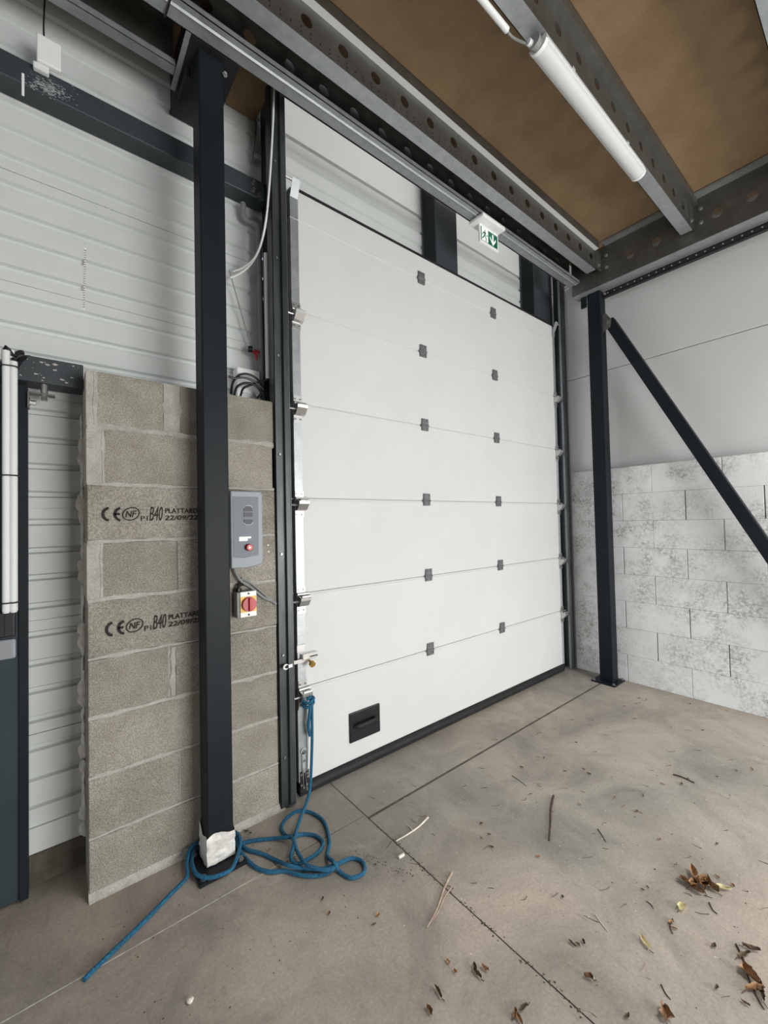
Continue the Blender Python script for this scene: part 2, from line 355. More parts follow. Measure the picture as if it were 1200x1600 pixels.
MB().prism([(D-.020, 0), (D+.01, 0), (D+.01, .034), (D-.002, .026), (D-.012, .008)], 0, XL, XR+.02).build('mortar_fillet', 'mortar', wm)
# foam bead squeezed out of the end of the pier
def blob(mb, c, rx, ry, rz, sd):
    vs = []
    for i in range(7):
        a = -math.pi/2+math.pi*i/6
        for j in range(10):
            d = Vector((math.cos(a)*math.cos(j*.6283), math.cos(a)*math.sin(j*.6283), math.sin(a))); k = 1+.35*noise.noise(d*1.6+Vector((sd, 0, 0)))
            vs.append(c+V(d.x*rx*k, d.y*ry*k, d.z*rz*k))
    mb.add(vs, [(i*10+j, i*10+(j+1) % 10, (i+1)*10+(j+1) % 10, (i+1)*10+j) for i in range(6) for j in range(10)])
mb = MB()
for i in range(34):
    zz = .15+i*.052+random.uniform(-.012, .012)
    if zz > 1.86: break
    big = i % 5 in (0, 1)
    blob(mb, Vector((XL-.001, WY-.012, zz)), random.uniform(.016, .026) if big else .009, .014, random.uniform(.026, .042) if big else .034, i*3.7)
mb.build('foam_bead', 'foam', wm, smooth=True)
def text_mesh(s, size, shear=0, bold=0):
    cu = bpy.data.curves.new('t', 'FONT'); cu.body = s; cu.size = 1; cu.shear = shear; cu.offset = bold; cu.extrude = 0; cu.resolution_u = 3
    o = bpy.data.objects.new('t', cu); COL.objects.link(o); bpy.context.view_layer.update()
    me = bpy.data.meshes.new_from_object(o.evaluated_get(bpy.context.evaluated_depsgraph_get()))
    vs = [v.co.copy() for v in me.vertices]; fs = [tuple(p.vertices) for p in me.polygons]
    bpy.data.objects.remove(o); bpy.data.meshes.remove(me)
    x0, x1 = min(v.x for v in vs), max(v.x for v in vs); y0, y1 = min(v.y for v in vs), max(v.y for v in vs)
    return [((v.x-x0)/(x1-x0), (v.y-y0)/(y1-y0)) for v in vs], fs
def put_text(mb, s, x0, x1, z0, z1, y, shear=0, bold=0, slope=0):
    vs, fs = text_mesh(s, 1, shear, bold)
    mb.add([(x0+(x1-x0)*a, y, z0+(z1-z0)*b+slope*(x0+(x1-x0)*a-.15)) for a, b in vs], fs)
def ring(mb, cx, cz, rx, rz, w, y, a0=0, a1=360, n=28, slope=0, rot=0):
    vs = []
    for i in range(n+1):
        a = math.radians(a0+(a1-a0)*i/n)
        for k in (0, w):
            px, pz = (rx-k)*math.cos(a), (rz-k)*math.sin(a); px, pz = px*math.cos(rot)-pz*math.sin(rot), px*math.sin(rot)+pz*math.cos(rot)
            vs.append((cx+px, y, cz+pz+slope*(cx-.15)))
    mb.add(vs, [(2*i, 2*i+1, 2*i+3, 2*i+2) for i in range(n)])
def stamp(dx, zc):
    mb = MB(); y = D-.0046
    ring(mb, .183+dx, zc, .032, .031, .0095, y, 108, 252, 18)
    ring(mb, .222+dx, zc, .032, .031, .0095, y, 108, 252, 18); mb.add([(.194+dx, y, zc-.004), (.212+dx, y, zc-.004), (.212+dx, y, zc+.005), (.194+dx, y, zc+.005)], [(0, 1, 2, 3)])
    ring(mb, .2505+dx, zc+.001, .032, .026, .0038, y, rot=.45)
    put_text(mb, 'NF', .231+dx, .270+dx, zc-.012, zc+.014, y, .25, .01)
    put_text(mb, 'P1', .285+dx, .310+dx, zc-.028, zc-.008, y)
    put_text(mb, 'B40', .316+dx, .366+dx, zc-.028, zc+.031, y, .25)
    put_text(mb, 'PLATTARD', .375+dx, .503+dx, zc+.003, zc+.024, y, 0, .016)
    put_text(mb, '22/09/22', .372+dx, .503+dx, zc-.027, zc-.006, y, .15, .016)
    o = mb.build('stamp', 'ink', wm); tag(o, 'black printed certification stamp on a concrete block')
stamp(0, 1.4535); stamp(.010, 1.003)
# uneven beds of mortar squeezed out between the courses
def bead(x0, x1, z, w, vert=False, z1=None):
    mb = MB(); n = 44; vs = []; sd = random.uniform(0, 50)
    for i in range(n+1):
        t = i/n; q = x0+(x1-x0)*t if not vert else z+(z1-z)*t
        a = w*(.75+1.3*max(0, noise.noise(Vector((q*16, sd, 0)))+.25)); b = w*(.75+1.3*max(0, noise.noise(Vector((q*13, sd+9, 3)))+.2)); pr = .0012+.002*abs(noise.noise(Vector((q*25, sd, 7))))
        for off, yy in ((a, D+.004), (a*.6, D-pr), (-b*.6, D-pr), (-b, D+.004)):
            vs.append((q, yy, z+off) if not vert else (x0+off, yy, q))
    mb.add(vs, [(i*4+k, i*4+k+1, i*4+k+5, i*4+k+4) for i in range(n) for k in range(3)])
    return mb.build('mortar_bed', 'mortar', wm, smooth=True)
for c in range(1, 9): bead(XL+.002, XR-.006, (9-c)*CH-.0, (.0135, .0075, .0085, .011, .0075, .0105, .009, .006)[c-1])
bead(.134, 0, 8*CH+.01, .009, True, 9*CH-.008); bead(.158, 0, 7*CH+.004, .006, True, 8*CH-.004); bead(.151, 0, 5*CH+.004, .007, True, 6*CH-.004)
bead(.405, 0, 8*CH+.006, .026, True, 9*CH-.012); bead(.40, 0, 3*CH+.01, .012, True, 4*CH-.010); 

# ------------------------------------------------------------------ setting: right wall
wr = empty('wall_right', (WX, 0, 0), 'right wall of white painted blocks under pale lined sandwich panels', 'wall', kind='structure')
CR, LR = .2275, .4555
box('mortar_core', 'core_dark', (WX+.007, WX+.18, -3.4, 2.2, 0, 8*CR-.003), wr)
for c in range(8):
    z1 = (8-c)*CR-.0006; z0 = z1-CR+.0012
    y = 1.485 if c % 2 else 1.255
    edges = [y+LR*i for i in range(-10, 3)]
    for i, (a, b) in enumerate(zip(edges, edges[1:])):
        b = min(b, WY-.005)
        if b-a < .05: continue
        g = .0065 if random.random() < .65 else .002
        MB().box(WX+random.uniform(-.0015, .0015), WX+.17, a+g*.5, b-g*.5, z0, z1).build('block', 'block_white', wr, bevel=.0022)
PZ = [1.81, 2.72, 3.63, 4.54, 5.6]
for a, b in zip(PZ, PZ[1:]):
    MB().box(3.90, 3.98, -3.4, WY+.1, a+.0025, b-.0025).build('sandwich_panel', 'lined_panel', wr, bevel=.003)
box('panel_core', 'steel_dark', (3.93, 4.05, -3.4, WY+.1, 0, 5.6), wr)
box('block_capping', 'lined_panel', (WX+.03, 3.93, -3.4, WY, 8*CR-.002, 8*CR+.006), wr)

# rest of the hall (behind the camera)
wb = empty('wall_back', (0, -3.4, 0), 'dark grey back wall of the hall with an open gateway', 'wall', kind='structure')
box('pier', 'hall_grey', (-5.2, .9, -3.6, -3.4, 0, 5.6), wb); box('pier', 'hall_grey', (3.7, 4.0, -3.6, -3.4, 0, 5.6), wb); box('header', 'hall_grey', (.9, 3.7, -3.6, -3.4, 2.1, 5.6), wb)
wl = empty('wall_left', (-5, 0, 0), 'dark grey left wall of the hall with an open gateway', 'wall', kind='structure')
box('pier', 'hall_grey', (-5.2, -5.0, -3.4, -2.95, 0, 5.6), wl); box('pier', 'hall_grey', (-5.2, -5.0, .15, 2.3, 0, 5.6), wl); box('header', 'hall_grey', (-5.2, -5.0, -2.95, .15, 2.0, 5.6), wl)
rf = box('ceiling_roof', 'hall_grey', (-5.2, 4.1, -5.2, 2.5, 5.6, 5.7)); tag(rf, 'dark grey metal roof deck above the upper level', 'roof', kind='structure')

# mezzanine deck
ce = empty('ceiling', (0, 0, ZT), 'brown chipboard mezzanine deck seen from below', 'ceiling', kind='structure')
for (a, b, c, d) in ((.8955, 3.897, -.55, 1.775), (-5, .895, -3.39, 2.19)):  # left sheet extended back out of view to shade the left floor
    MB().box(a, b, c, d, ZT, ZT+.035).build('chipboard_sheet', 'chipboard', ce)

# ------------------------------------------------------------------ columns
def bolt(mb, p, d, r=.011, h=.012):
    p, d = Vector(p), Vector(d); mb.cyl(p, p+d*.003, r*1.5, 12); mb.cyl(p+d*.003, p+d*h, r, 6)
c1 = empty('steel_column', (.5425, 1.85, 0), 'dark steel post in front of the block pier, foot wrapped in white film', 'column')
box('shaft', 'steel_dark', (.49, .595, 1.80, 1.90, .014, ZB-.002), c1, bevel=.006)
box('base_plate', 'steel_dark', (.442, .628, 1.733, 1.925, 0, .014), c1)
for p in ((.462, 1.755, .014), (.606, 1.755, .014), (.462, 1.905, .014), (.606, 1.905, .014)):
    mb = MB(); bolt(mb, p, (0, 0, 1), .009); mb.build('anchor_bolt', 'screw', c1)
mb = MB(); NN = 40; lev = 9; loop = []
for i in range(NN):                                  # loose film around the foot
    t = i/NN*4; s = int(t); f = t-s; a, b2, e = .486, .599, .004
    q = [(.486+f*.113, 1.796), (.599, 1.796+f*.108), (.599-f*.113, 1.904), (.486, 1.904-f*.108)][s]; loop.append(q)
vs = []
for l in range(lev):
    for i, q in enumerate(loop):
        top = .128+.012*math.sin(i*.5)+(.02 if 20 < i < 34 else 0); zz = .018+(top-.018)*l/(lev-1)
        cx, cy = q[0]-.5425, q[1]-1.85; k = 1+.085*noise.noise(Vector((cx*34, cy*34, zz*60+cx*30)))+.02*noise.noise(Vector((cx*90, cy*90, zz*140)))+(.03 if l == 0 else 0)
        vs.append((.5425+cx*k, 1.85+cy*k, zz))
mb.add(vs, [(l*NN+i, l*NN+(i+1) % NN, (l+1)*NN+(i+1) % NN, (l+1)*NN+i) for l in range(lev-1) for i in range(NN)])
o = mb.build('film_wrap', 'wrap', c1); tag(o, 'crumpled white protective film around the foot of the post')

c2 = empty('steel_column', (3.705, 1.595, 0), 'dark steel post by the painted block wall with a diagonal brace', 'column')
box('shaft', 'steel_dark', (3.655, 3.755, 1.54, 1.65, .012, 3.343), c2, bevel=.006)
box('base_plate', 'steel_dark', (3.592, 3.792, 1.503, 1.695, 0, .012), c2)
for p in ((3.61, 1.52, .012), (3.775, 1.52, .012), (3.61, 1.678, .012)):
    mb = MB(); bolt(mb, p, (0, 0, 1), .009); mb.build('anchor_bolt', 'screw', c2)
o = MB().box(3.648, 3.664, 1.655, 1.70, 3.24, 3.335).build('bracket', 'steel_dark', c2)
o = MB().prism([(1.542, 3.13), (1.505, 3.13), (1.462, 3.06), (1.475, 3.0), (1.542, 2.975)], 0, 3.672, 3.680).build('gusset_plate', 'galv_dull', c2)

# diagonal brace from the post down to the floor
br = empty('diagonal_brace', (3.70, .03, 0), 'dark square steel tube brace slanting down along the painted block wall', 'brace')
p0, p1 = V(3.712, 1.493, 3.065), V(3.712, .018, .06); d = (p1-p0).normalized(); nn = d.cross(V(1, 0, 0)).normalized()
MB().obox((p0+p1)/2, V(.030, 0, 0), nn*.040, d*((p1-p0).length/2)).build('tube', 'steel_dark', br, bevel=.005)
box('base_plate', 'steel_dark', (3.64, 3.785, -.09, .09, 0, .012), br)
MB().prism([(-.05, .012), (.05, .012), (.055, .10), (.0, .10)], 0, 3.672, 3.681).build('foot_cleat', 'galv_dull', br)
mb = MB()
bolt(mb, (3.672, 1.485, 3.045), (-1, 0, 0), .010); mb.build('bolt', 'screw', br)

# ------------------------------------------------------------------ mezzanine beams
def sigma_joist(name, Y, x0, x1, holes, label, group=None, mw='galv_dull', fw=.072, r=.027, perf=True, tint='galv'):
    e = empty(name, ((x0+x1)/2, Y, ZB), label, 'beam', group)
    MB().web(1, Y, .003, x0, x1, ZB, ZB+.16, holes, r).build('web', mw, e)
    MB().sheet([(Y, ZB+.16), (Y-.032, ZB+.162)], 0, x0, x1, .003).build('step', 'galv_baked_light' if perf else mw, e)
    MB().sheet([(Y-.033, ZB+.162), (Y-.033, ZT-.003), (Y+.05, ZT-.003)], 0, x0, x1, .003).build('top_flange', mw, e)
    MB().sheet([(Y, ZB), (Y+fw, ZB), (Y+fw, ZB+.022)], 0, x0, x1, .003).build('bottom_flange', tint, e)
    if perf:
        mb = MB(); x = max(x0, -.5)+.03
        while x < x1-.03:
            for dz in (.020, .040) if int(x*20) % 3 else (.030,):
                c = V(x, Y-.0022, ZB+dz); mb.cyl(c, c-V(0, .0004, 0), .0042, 7)
            x += .046
        o = mb.build('perforation', 'steel_black', e); tag(o, kind='stuff')
    return e
XE = 3.50
holesA = [(.846+.1845*i, ZB+.085) for i in range(-9, 15)]
sigma_joist('perforated_joist', 1.503, -4.9, XE, holesA, 'galvanised perforated joist with round holes beside the edge beam', mw='galv_dull')
j1 = sigma_joist('perforated_joist', .862, -4.9, XE+.08, [(.80+.1845*i, ZB+.085) for i in range(-9, 15)], 'galvanised joist carrying the white batten light', perf=False)
j2 = sigma_joist('perforated_joist', .222, -4.9, XE+.08, [(.80+.1845*i, ZB+.085) for i in range(-9, 15)], 'galvanised joist next to the one with the batten light', perf=False)
for yy, wh in ((-.42, 'second'),):
    sigma_joist('perforated_joist', yy, -4.9, XE+.08, [], 'galvanised joist, ' + wh + ' one behind the joist with the batten light', perf=False)

# edge beam over the door: C channel opening towards the room
eb = empty('edge_beam', (1.2, 1.72, ZB), 'long galvanised C channel beam with exit sign hung under it', 'beam')
YB = 1.765
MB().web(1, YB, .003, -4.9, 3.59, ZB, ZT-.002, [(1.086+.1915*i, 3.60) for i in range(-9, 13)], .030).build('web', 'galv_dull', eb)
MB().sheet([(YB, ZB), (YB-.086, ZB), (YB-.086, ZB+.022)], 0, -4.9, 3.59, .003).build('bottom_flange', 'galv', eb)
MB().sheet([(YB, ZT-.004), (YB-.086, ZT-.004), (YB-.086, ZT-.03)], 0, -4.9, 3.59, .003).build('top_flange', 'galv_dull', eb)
MB().sheet([(YB-.060, ZB-.0015), (YB-.055, ZB-.006), (YB-.050, ZB-.0015)], 0, -4.9, 3.59, .002).build('rolled_rib', 'galv', eb)

o = box('hole_shade_plate', 'galv_dull', (.86, 3.59, 1.800, 1.803, 3.47, 3.86)); tag(o, 'added galvanised plate behind the edge beam keeping its round holes dark', 'plate')  # plate added to block the bright wall behind the beam holes
# main beam on the right post
mbm = empty('main_beam', (3.65, 0, 3.345), 'deep galvanised main beam on the right post beside the wall', 'beam')
RX, RZ = 3.60, 3.345
MB().web(0, RX, .004, -.55, 1.75, RZ, ZT-.004, [(1.458-.184*i, 3.488) for i in range(0, 20) if i != 3], .031).build('web', 'galv_dull', mbm)
MB().sheet([(RX, RZ), (RX+.108, RZ), (RX+.108, RZ+.025)], 1, -.55, 1.75, .004).build('bottom_flange', 'galv', mbm)
MB().sheet([(RX, ZT-.004), (RX-.085, ZT-.004), (RX-.085, ZT-.026)], 1, -.55, 1.46, .003).build('top_flange', 'galv', mbm)
for yy in (1.503, .862, .222):
    x0 = RX-.10
    MB().box(x0, RX, yy-.006, yy-.002, ZB+.01, ZT-.05).box(RX-.006, RX-.002, yy-.09, yy-.002, ZB-.02, ZT-.05).build('cleat', 'galv_dull', mbm)
    mb = MB()
    for zz in (ZB+.03, ZB+.13): mb = MB(); bolt(mb, (RX-.006, yy-.05, zz), (-1, 0, 0), .009); mb.build('bolt', 'chrome', mbm)
    mb = MB(); bolt(mb, (RX-.05, yy-.006, ZB+.05), (0, -1, 0), .009)
    mb.build('bolt', 'chrome', mbm)
box('cleat', 'galv_dull', (RX-.006, RX-.002, 1.60, 1.70, ZB-.03, ZT-.05), mbm)
# perforated strut under the main beam
ps = empty('perforated_strut', (3.735, .2, 3.30), 'black perforated strut rail running under the main beam', 'strut')
MB().sheet([(3.757, 3.338), (3.718, 3.338), (3.718, 3.298), (3.757, 3.298)], 1, -.55, 1.56, .003).build('rail', 'steel_black', ps)
mb = MB(); y = 1.5
while y > -.5:
    c = V(3.7162, y, 3.318); mb.cyl(c, c-V(.0005, 0, 0), .0055, 8); y -= .052
o = mb.build('perforation', 'galv_light', ps); tag(o, kind='stuff')
mb = MB(); bolt(mb, (3.716, 1.525, 3.318), (-1, 0, 0), .008, .02); mb.build('bolt', 'chrome', ps)

# short cross beam on the left post, with the beam that goes on along the wall
xb = empty('cross_beam', (.55, 1.98, ZB), 'short black steel cross beam seated on the wrapped post', 'beam')
MB().box(.462, .470, 1.772, 2.19, ZB-.0, ZT-.004).build('side_plate', 'steel_black', xb)
MB().box(.640, .648, 1.772, 2.19, ZB-.0, ZT-.004).build('side_plate', 'steel_black', xb)
box('bottom_plate', 'steel_black', (.455, .655, 1.772, 2.19, ZB-.006, ZB), xb)
MB().box(.435, .462, 1.772, 2.06, ZB-.004, ZB+.0).build('flange', 'galv', xb)
box('hanger_plate', 'steel_black', (.466, .486, 1.905, 2.05, 3.385, ZB-.006), xb)
mb = MB()
for p in ((.435, 1.80, ZB+.05), (.435, 1.80, ZB+.12)): bolt(mb, p, (-1, 0, 0), .009)
bolt(mb, (.598, 1.795, ZB-.06), (0, -1, 0), .007); mb.build('bolt', 'chrome', xb)
wbm = empty('wall_beam', (-2, 1.98, ZB), 'galvanised C channel beam close to the wall above the dark rail', 'beam')
MB().sheet([(1.945, ZB+.022), (1.945, ZB), (1.988, ZB), (1.988, ZT-.004), (1.945, ZT-.004)], 0, -4.9, .433, .003).build('channel', 'galv_dull', wbm)
MB().sheet([(1.942, ZB+.024), (1.942, ZB-.003), (1.987, ZB-.003)], 0, -4.9, .432, .002).build('bottom_flange', 'galv', wbm)

# ------------------------------------------------------------------ wall frame of the building
gr = empty('wall_rail', (-2, 2.15, 3.08), 'dark steel rail running along the ribbed wall behind the wrapped post', 'rail')
box('tube', 'steel_scuffed', (-4.9, .922, 2.10, 2.196, 3.150, 3.252), gr, bevel=.006)
for p in ((.84, 2.10, 3.18), (.84, 2.10, 3.22), (.87, 2.10, 3.17)):
    mb = MB(); bolt(mb, p, (0, -1, 0), .008, .018); mb.build('bolt', 'screw', gr)
def post(x0, x1, y0, z0, label):
    e = empty('wall_post', ((x0+x1)/2, 2.12, z0), label, 'post')
    box('front_flange', 'steel_scuffed', (x0, x1, y0, y0+.012, z0, 5.55), e); box('rear_flange', 'steel_scuffed', (x0, x1, 2.178, 2.19, z0, 5.55), e)
    box('web', 'steel_dark', (x0, x0+.014, y0+.012, 2.178, z0, 5.55), e); return e
post(2.19, 2.415, 2.045, 3.236, 'dark steel post rising behind the middle of the sectional door top')
post(3.49, 3.79, 2.045, 3.236, 'dark steel post rising behind the right end of the sectional door top')
e = empty('door_post', (.93, 2.1, 0), 'black steel post between block pier and left door track', 'post')
box('shaft', 'steel_black', (.926, .985, 2.03, 2.19, 0, 5.55), e)
e = empty('door_post', (3.76, 2.1, 0), 'black steel post in the corner behind the right door track', 'post')
box('shaft', 'steel_black', (3.70, 3.80, 2.045, 2.19, 0, 3.23), e)

# ------------------------------------------------------------------ sectional door
dr = empty('door_1', (2.3, 1.98, 0), 'white sectional overhead door with grey hinges and black handle', 'garage door', kind='structure')
DX0, DX1, DY = .985, 3.652, 1.962
JZ = [.066, .550, 1.035, 1.532, 2.031, 2.527, 3.022, 3.182]
for a, b in zip(JZ, JZ[1:]):
    MB().prism([(DY+.006, a+.0008), (DY, a+.006), (DY, b-.010), (DY+.0035, b-.008), (DY+.0035, b-.0008), (DY+.04, b-.0008), (DY+.04, a+.0008)], 0, DX0, DX1).build('section_panel', 'door_white', dr)
    for x0, x1 in ((DX0-.001, 1.030), (DX1-.028, DX1+.001)):
        if b-a > .3: box('end_cap', 'galv' if a > 1.9 else 'galv_light', (x0, x1, DY-.0025, DY+.041, a+.004, b-.004), dr)
        else: box('end_cap', 'galv', (x0, x1, DY-.0025, DY+.041, a+.004, b-.002), dr)
    if b-a > .3:
        mb = MB()
        for kz in range(1, 9):
            zz = a+(b-a)*kz/9
            mb.box(.992, .998, DY-.0031, DY-.0025, zz-.0015, zz+.0015); mb.box(1.012, 1.020, DY-.0031, DY-.0025, zz-.0012, zz+.0012)
        o = mb.build('cap_slots', 'screw', dr); tag(o, kind='stuff')
# bottom and top seals
MB().prism([(DY-.006, .066), (DY-.004, .050), (DY+.002, .046), (DY-.008, .030), (DY-.002, .006), (DY+.04, .006), (DY+.045, .066)], 0, DX0, DX1).build('bottom_seal', 'rubber', dr)
MB().prism([(DY-.004, 3.182), (DY+.045, 3.182), (DY+.05, 3.212), (DY+.012, 3.208)], 0, DX0+.05, DX1).build('top_seal', 'rubber', dr)
# intermediate hinges
h0 = None
def hinge(x, z):
    global h0
    if h0 is None:
        mb = MB().box(x-.030, x+.030, DY-.006, DY, z-.040, z+.012).box(x-.028, x+.030, DY-.009, DY-.006, z-.036, z+.040)
        mb.cyl((x-.036, DY-.008, z-.006), (x+.030, DY-.008, z-.006), .007, 10)
        for dz in (-.026, .028):
            for dx in (-.016, .016): mb.cyl((x+dx, DY-.009, z+dz), (x+dx, DY-.013, z+dz), .005, 6)
        h0 = mb.build('hinge', 'hinge_grey', dr); h0['pos'] = (x, 0, z); return
    p = h0['pos']; share(h0, dr, (x-p[0], 0, z-p[2]))
for zj in JZ[1:-1]:
    hinge(1.938, zj+.008); hinge(2.724, zj+.008)
del h0['pos']
# roller brackets at both ends
def roller(side, z, top=False):
    s = 1 if side == 0 else -1; X = 1.008 if side == 0 else DX1-.014; Y = DY-.003
    mb = MB()
    mb.box(X-.024, X+.024, Y-.003, Y, z+.004, z+.040); mb.box(X-.024, X+.024, Y-.003, Y, z-.100, z-.060)
    mb.prism([(Y, z-.066), (Y-.022, z-.060), (Y-.046, z-.030), (Y-.048, z-.016), (Y-.010, z-.008), (Y, z-.008)], 0, X-.022, X+.034 if s > 0 else X+.022)
    b = mb.build('roller_bracket', 'chrome', dr); 
    mb = MB()
    for dx in (-.015, .015):
        for dz in (.022, -.084): mb.cyl((X+dx, Y-.003, z+dz), (X+dx, Y-.008, z+dz), .0055, 6)
    mb.build('screw', 'screw', b)
    mb = MB().cyl((X-.026, Y-.010, z+.000), (X+.040, Y-.010, z), .0075, 10); mb.cyl((X-.010, Y-.030, z-.012), (X+.036, Y-.030, z-.012), .008, 10)
    mb.build('knuckle', 'chrome', b)
    MB().cyl((X-s*.075, Y-.018, z-.035), (X-s*.02, Y-.018, z-.035), .006, 8).build('pin', 'screw', b)
    MB().cyl((X-s*.086, Y-.018, z-.035), (X-s*.074, Y-.018, z-.035), .012, 16).build('wheel', 'screw', b, smooth=True)
for zj in JZ[1:-2]+[JZ[-2]]:
    if abs(zj-3.022) < .01: continue
    roller(0, zj); roller(1, zj)
for s, X in ((1, 1.005), (-1, DX1-.012)):   # top arms
    mb = MB(); mb.obox((X, DY-.020, 3.165), V(.022, 0, 0), V(0, -.020, .045), V(0, .0015, .001)); mb.box(X-.024, X+.02, DY-.006, DY-.0026, 3.085, 3.135)
    b = mb.build('top_bracket', 'galv', dr); MB().cyl((X-s*.075, DY-.030, 3.20), (X-s*.0, DY-.030, 3.20), .007, 8).build('pin', 'chrome', b)
# black recessed handle
hd = MB().box(1.291, 1.506, DY-.010, DY, .168, .332).build('handle', 'plastic_black', dr, bevel=.006)
MB().box(1.298, 1.499, DY-.0115, DY-.010, .295, .327).box(1.298, 1.499, DY-.0115, DY-.010, .172, .225).build('rim', 'plastic_black', hd)
MB().tube([(1.325, DY-.010, .255), (1.33, DY-.028, .258), (1.345, DY-.034, .26), (1.44, DY-.034, .262), (1.455, DY-.028, .262), (1.46, DY-.010, .262)], .012, 10).build('grip', 'rubber', hd, smooth=True)
# slide bolt
sb = MB().box(.978, 1.030, DY-.007, DY-.0026, .735, .775).box(1.0, 1.088, DY-.028, DY, .700, .728).build('slide_bolt', 'chrome', dr, bevel=.005)
box('slot', 'steel_black', (1.040, 1.086, DY-.0288, DY-.0278, .708, .714), sb)
MB().box(.897, 1.04, DY-.023, DY-.017, .688, .706).build('bolt_bar', 'chrome', sb)
MB().cyl((.895, DY-.054, .698), (.895, DY-.050, .698), .014, 16).box(.895, .93, DY-.054, DY-.050, .690, .706).build('bolt_eye', 'plastic_white', sb)
MB().cyl((.895, DY-.0548, .698), (.895, DY-.0540, .698), .0065, 12).build('eye_hole', 'steel_black', sb)
MB().cyl((1.040, DY-.022, .690), (1.040, DY-.050, .680), .006, 10).cyl((1.040, DY-.045, .682), (1.040, DY-.060, .676), .0155, 16).build('knob', 'brass', sb, smooth=True)
# cable safety device on the bottom corner
sd = MB().box(.978, 1.030, DY-.006, DY-.0026, .08, .445).build('cable_device', 'galv', dr)
MB().box(.995, 1.016, DY-.013, DY-.006, .125, .235).cyl((1.0055, DY-.013, .235), (1.0055, DY-.006, .235), .0165, 16).build('link_bar', 'galv_light', sd)
MB().cyl((1.0055, DY-.016, .233), (1.0055, DY-.013, .233), .008, 12).cyl((1.0055, DY-.016, .185), (1.0055, DY-.013, .185), .006, 12).build('rivet', 'screw', sd)
MB().tube([(1.000, DY-.012, .15), (.998, DY-.014, .09), (1.000, DY-.014, .06)], .004, 6).tube([(1.011, DY-.012, .15), (1.012, DY-.016, .08), (1.018, DY-.020, .035)], .003, 6).build('lift_cable', 'chrome', sd)
mb = MB()
for (x, zz) in ((.990, .118), (.990, .065), (1.024, .132), (1.024, .115), (1.026, .098), (1.020, .06), (1.003, .05)): mb.cyl((x, DY-.004, zz), (x, DY-.012, zz), .006, 6)
mb.build('bolt', 'chrome', sd)
box('device_back', 'steel_black', (.984, 1.034, DY-.0095, DY-.006, .045, .132), sd)

# tracks
def track(side):
    if side == 0:
        e = empty('door_track', (.90, 1.93, 0), 'galvanised vertical track along the block pier edge of the sectional door', 'door track')
        a, b, s = .872, .950, 1
    else:
        e = empty('door_track', (3.76, 1.93, 0), 'galvanised vertical track in the corner by the painted block wall', 'door track')
        a, b, s = 3.795, 3.682, -1
    MB().sheet([(a, 1.995 if side == 0 else 2.03), (a, D-.012), (a+s*.040, D-.012)], 2, .0, 5.2, .003).build('angle', 'track_metal', e)
    cx = a+s*.052
    if side == 0: prof = [(a+.040, D-.010), (a+.044, D-.030), (a+.066, D-.034), (a+.074, D-.022), (a+.074, D-.004)]
    else: prof = [(a-.040, D-.010), (a-.044, D-.030), (a-.066, D-.034), (a-.074, D-.022), (a-.074, D-.004)]
    MB().sheet(prof[:4], 2, .015, 5.2, .003).build('rail', 'track_metal', e)
    MB().sheet(prof[3:], 2, .015, 5.2, .003).build('rail_lip', 'galv', e)
    for zz in (.25, .75, 1.25, 1.75, 2.25, 2.75, 3.25): MB().cyl((a+s*.02, D-.0135, zz), (a+s*.02, D-.020, zz), .006, 6).build('screw', 'screw', e)
    if side: box('guard_strip', 'galv', (3.796, 3.805, D-.03, D+.02, 0, 5.2), e)
    return e
track(0); track(1)

# ------------------------------------------------------------------ batten light and its conduit
ll = empty('batten_light', (2.13, .888, ZB-.075), 'white tubular batten light fixed under the joist', 'lamp')
prof = []
for i in range(13):
    a = math.pi*i/12; prof.append((.893+.037*math.cos(a), 3.402-.030*math.sin(a)))
MB().prism(prof, 0, 1.62, 2.675).build('diffuser', 'diffuser', ll, smooth=True)
MB().prism([(.852, 3.402), (.934, 3.402), (.926, 3.432), (.860, 3.432)], 0, 1.615, 2.68).build('body', 'plastic_white', ll)
MB().prism([(p[0]*1.06-.893*.06, p[1]*1.06-3.402*.06) for p in prof], 0, 2.675, 2.69).build('end_cap', 'plastic_white', ll)
MB().prism([(p[0]*1.06-.893*.06, p[1]*1.06-3.402*.06) for p in prof], 0, 1.605, 1.622).build('end_cap', 'plastic_white', ll)
MB().cyl((1.605, .893, 3.398), (1.585, .893, 3.398), .024, 16).cyl((1.585, .893, 3.398), (1.575, .893, 3.398), .028, 16).build('cable_gland', 'conduit_grey', ll)
MB().cyl((1.578, .905, 3.395), (1.560, .908, 3.396), .013, 12).build('gland_nut', 'plastic_white', ll)
for x in (1.85, 2.45): MB().box(x-.012, x+.012, .855, .931, 3.430, ZB-.0015).build('clip', 'galv_light', ll)
cn = empty('light_conduit', (.9, .952, 3.42), 'white conduit under the joist leading to the batten light', 'conduit')
MB().cyl((-.5, .952, 3.424), (1.475, .952, 3.424), .0125, 14).build('tube', 'conduit_white', cn, smooth=True)
MB().tube([(1.47, .952, 3.424), (1.51, .950, 3.418), (1.55, .925, 3.400), (1.575, .908, 3.395)], .005, 8).build('cable', 'conduit_grey', cn, smooth=True)

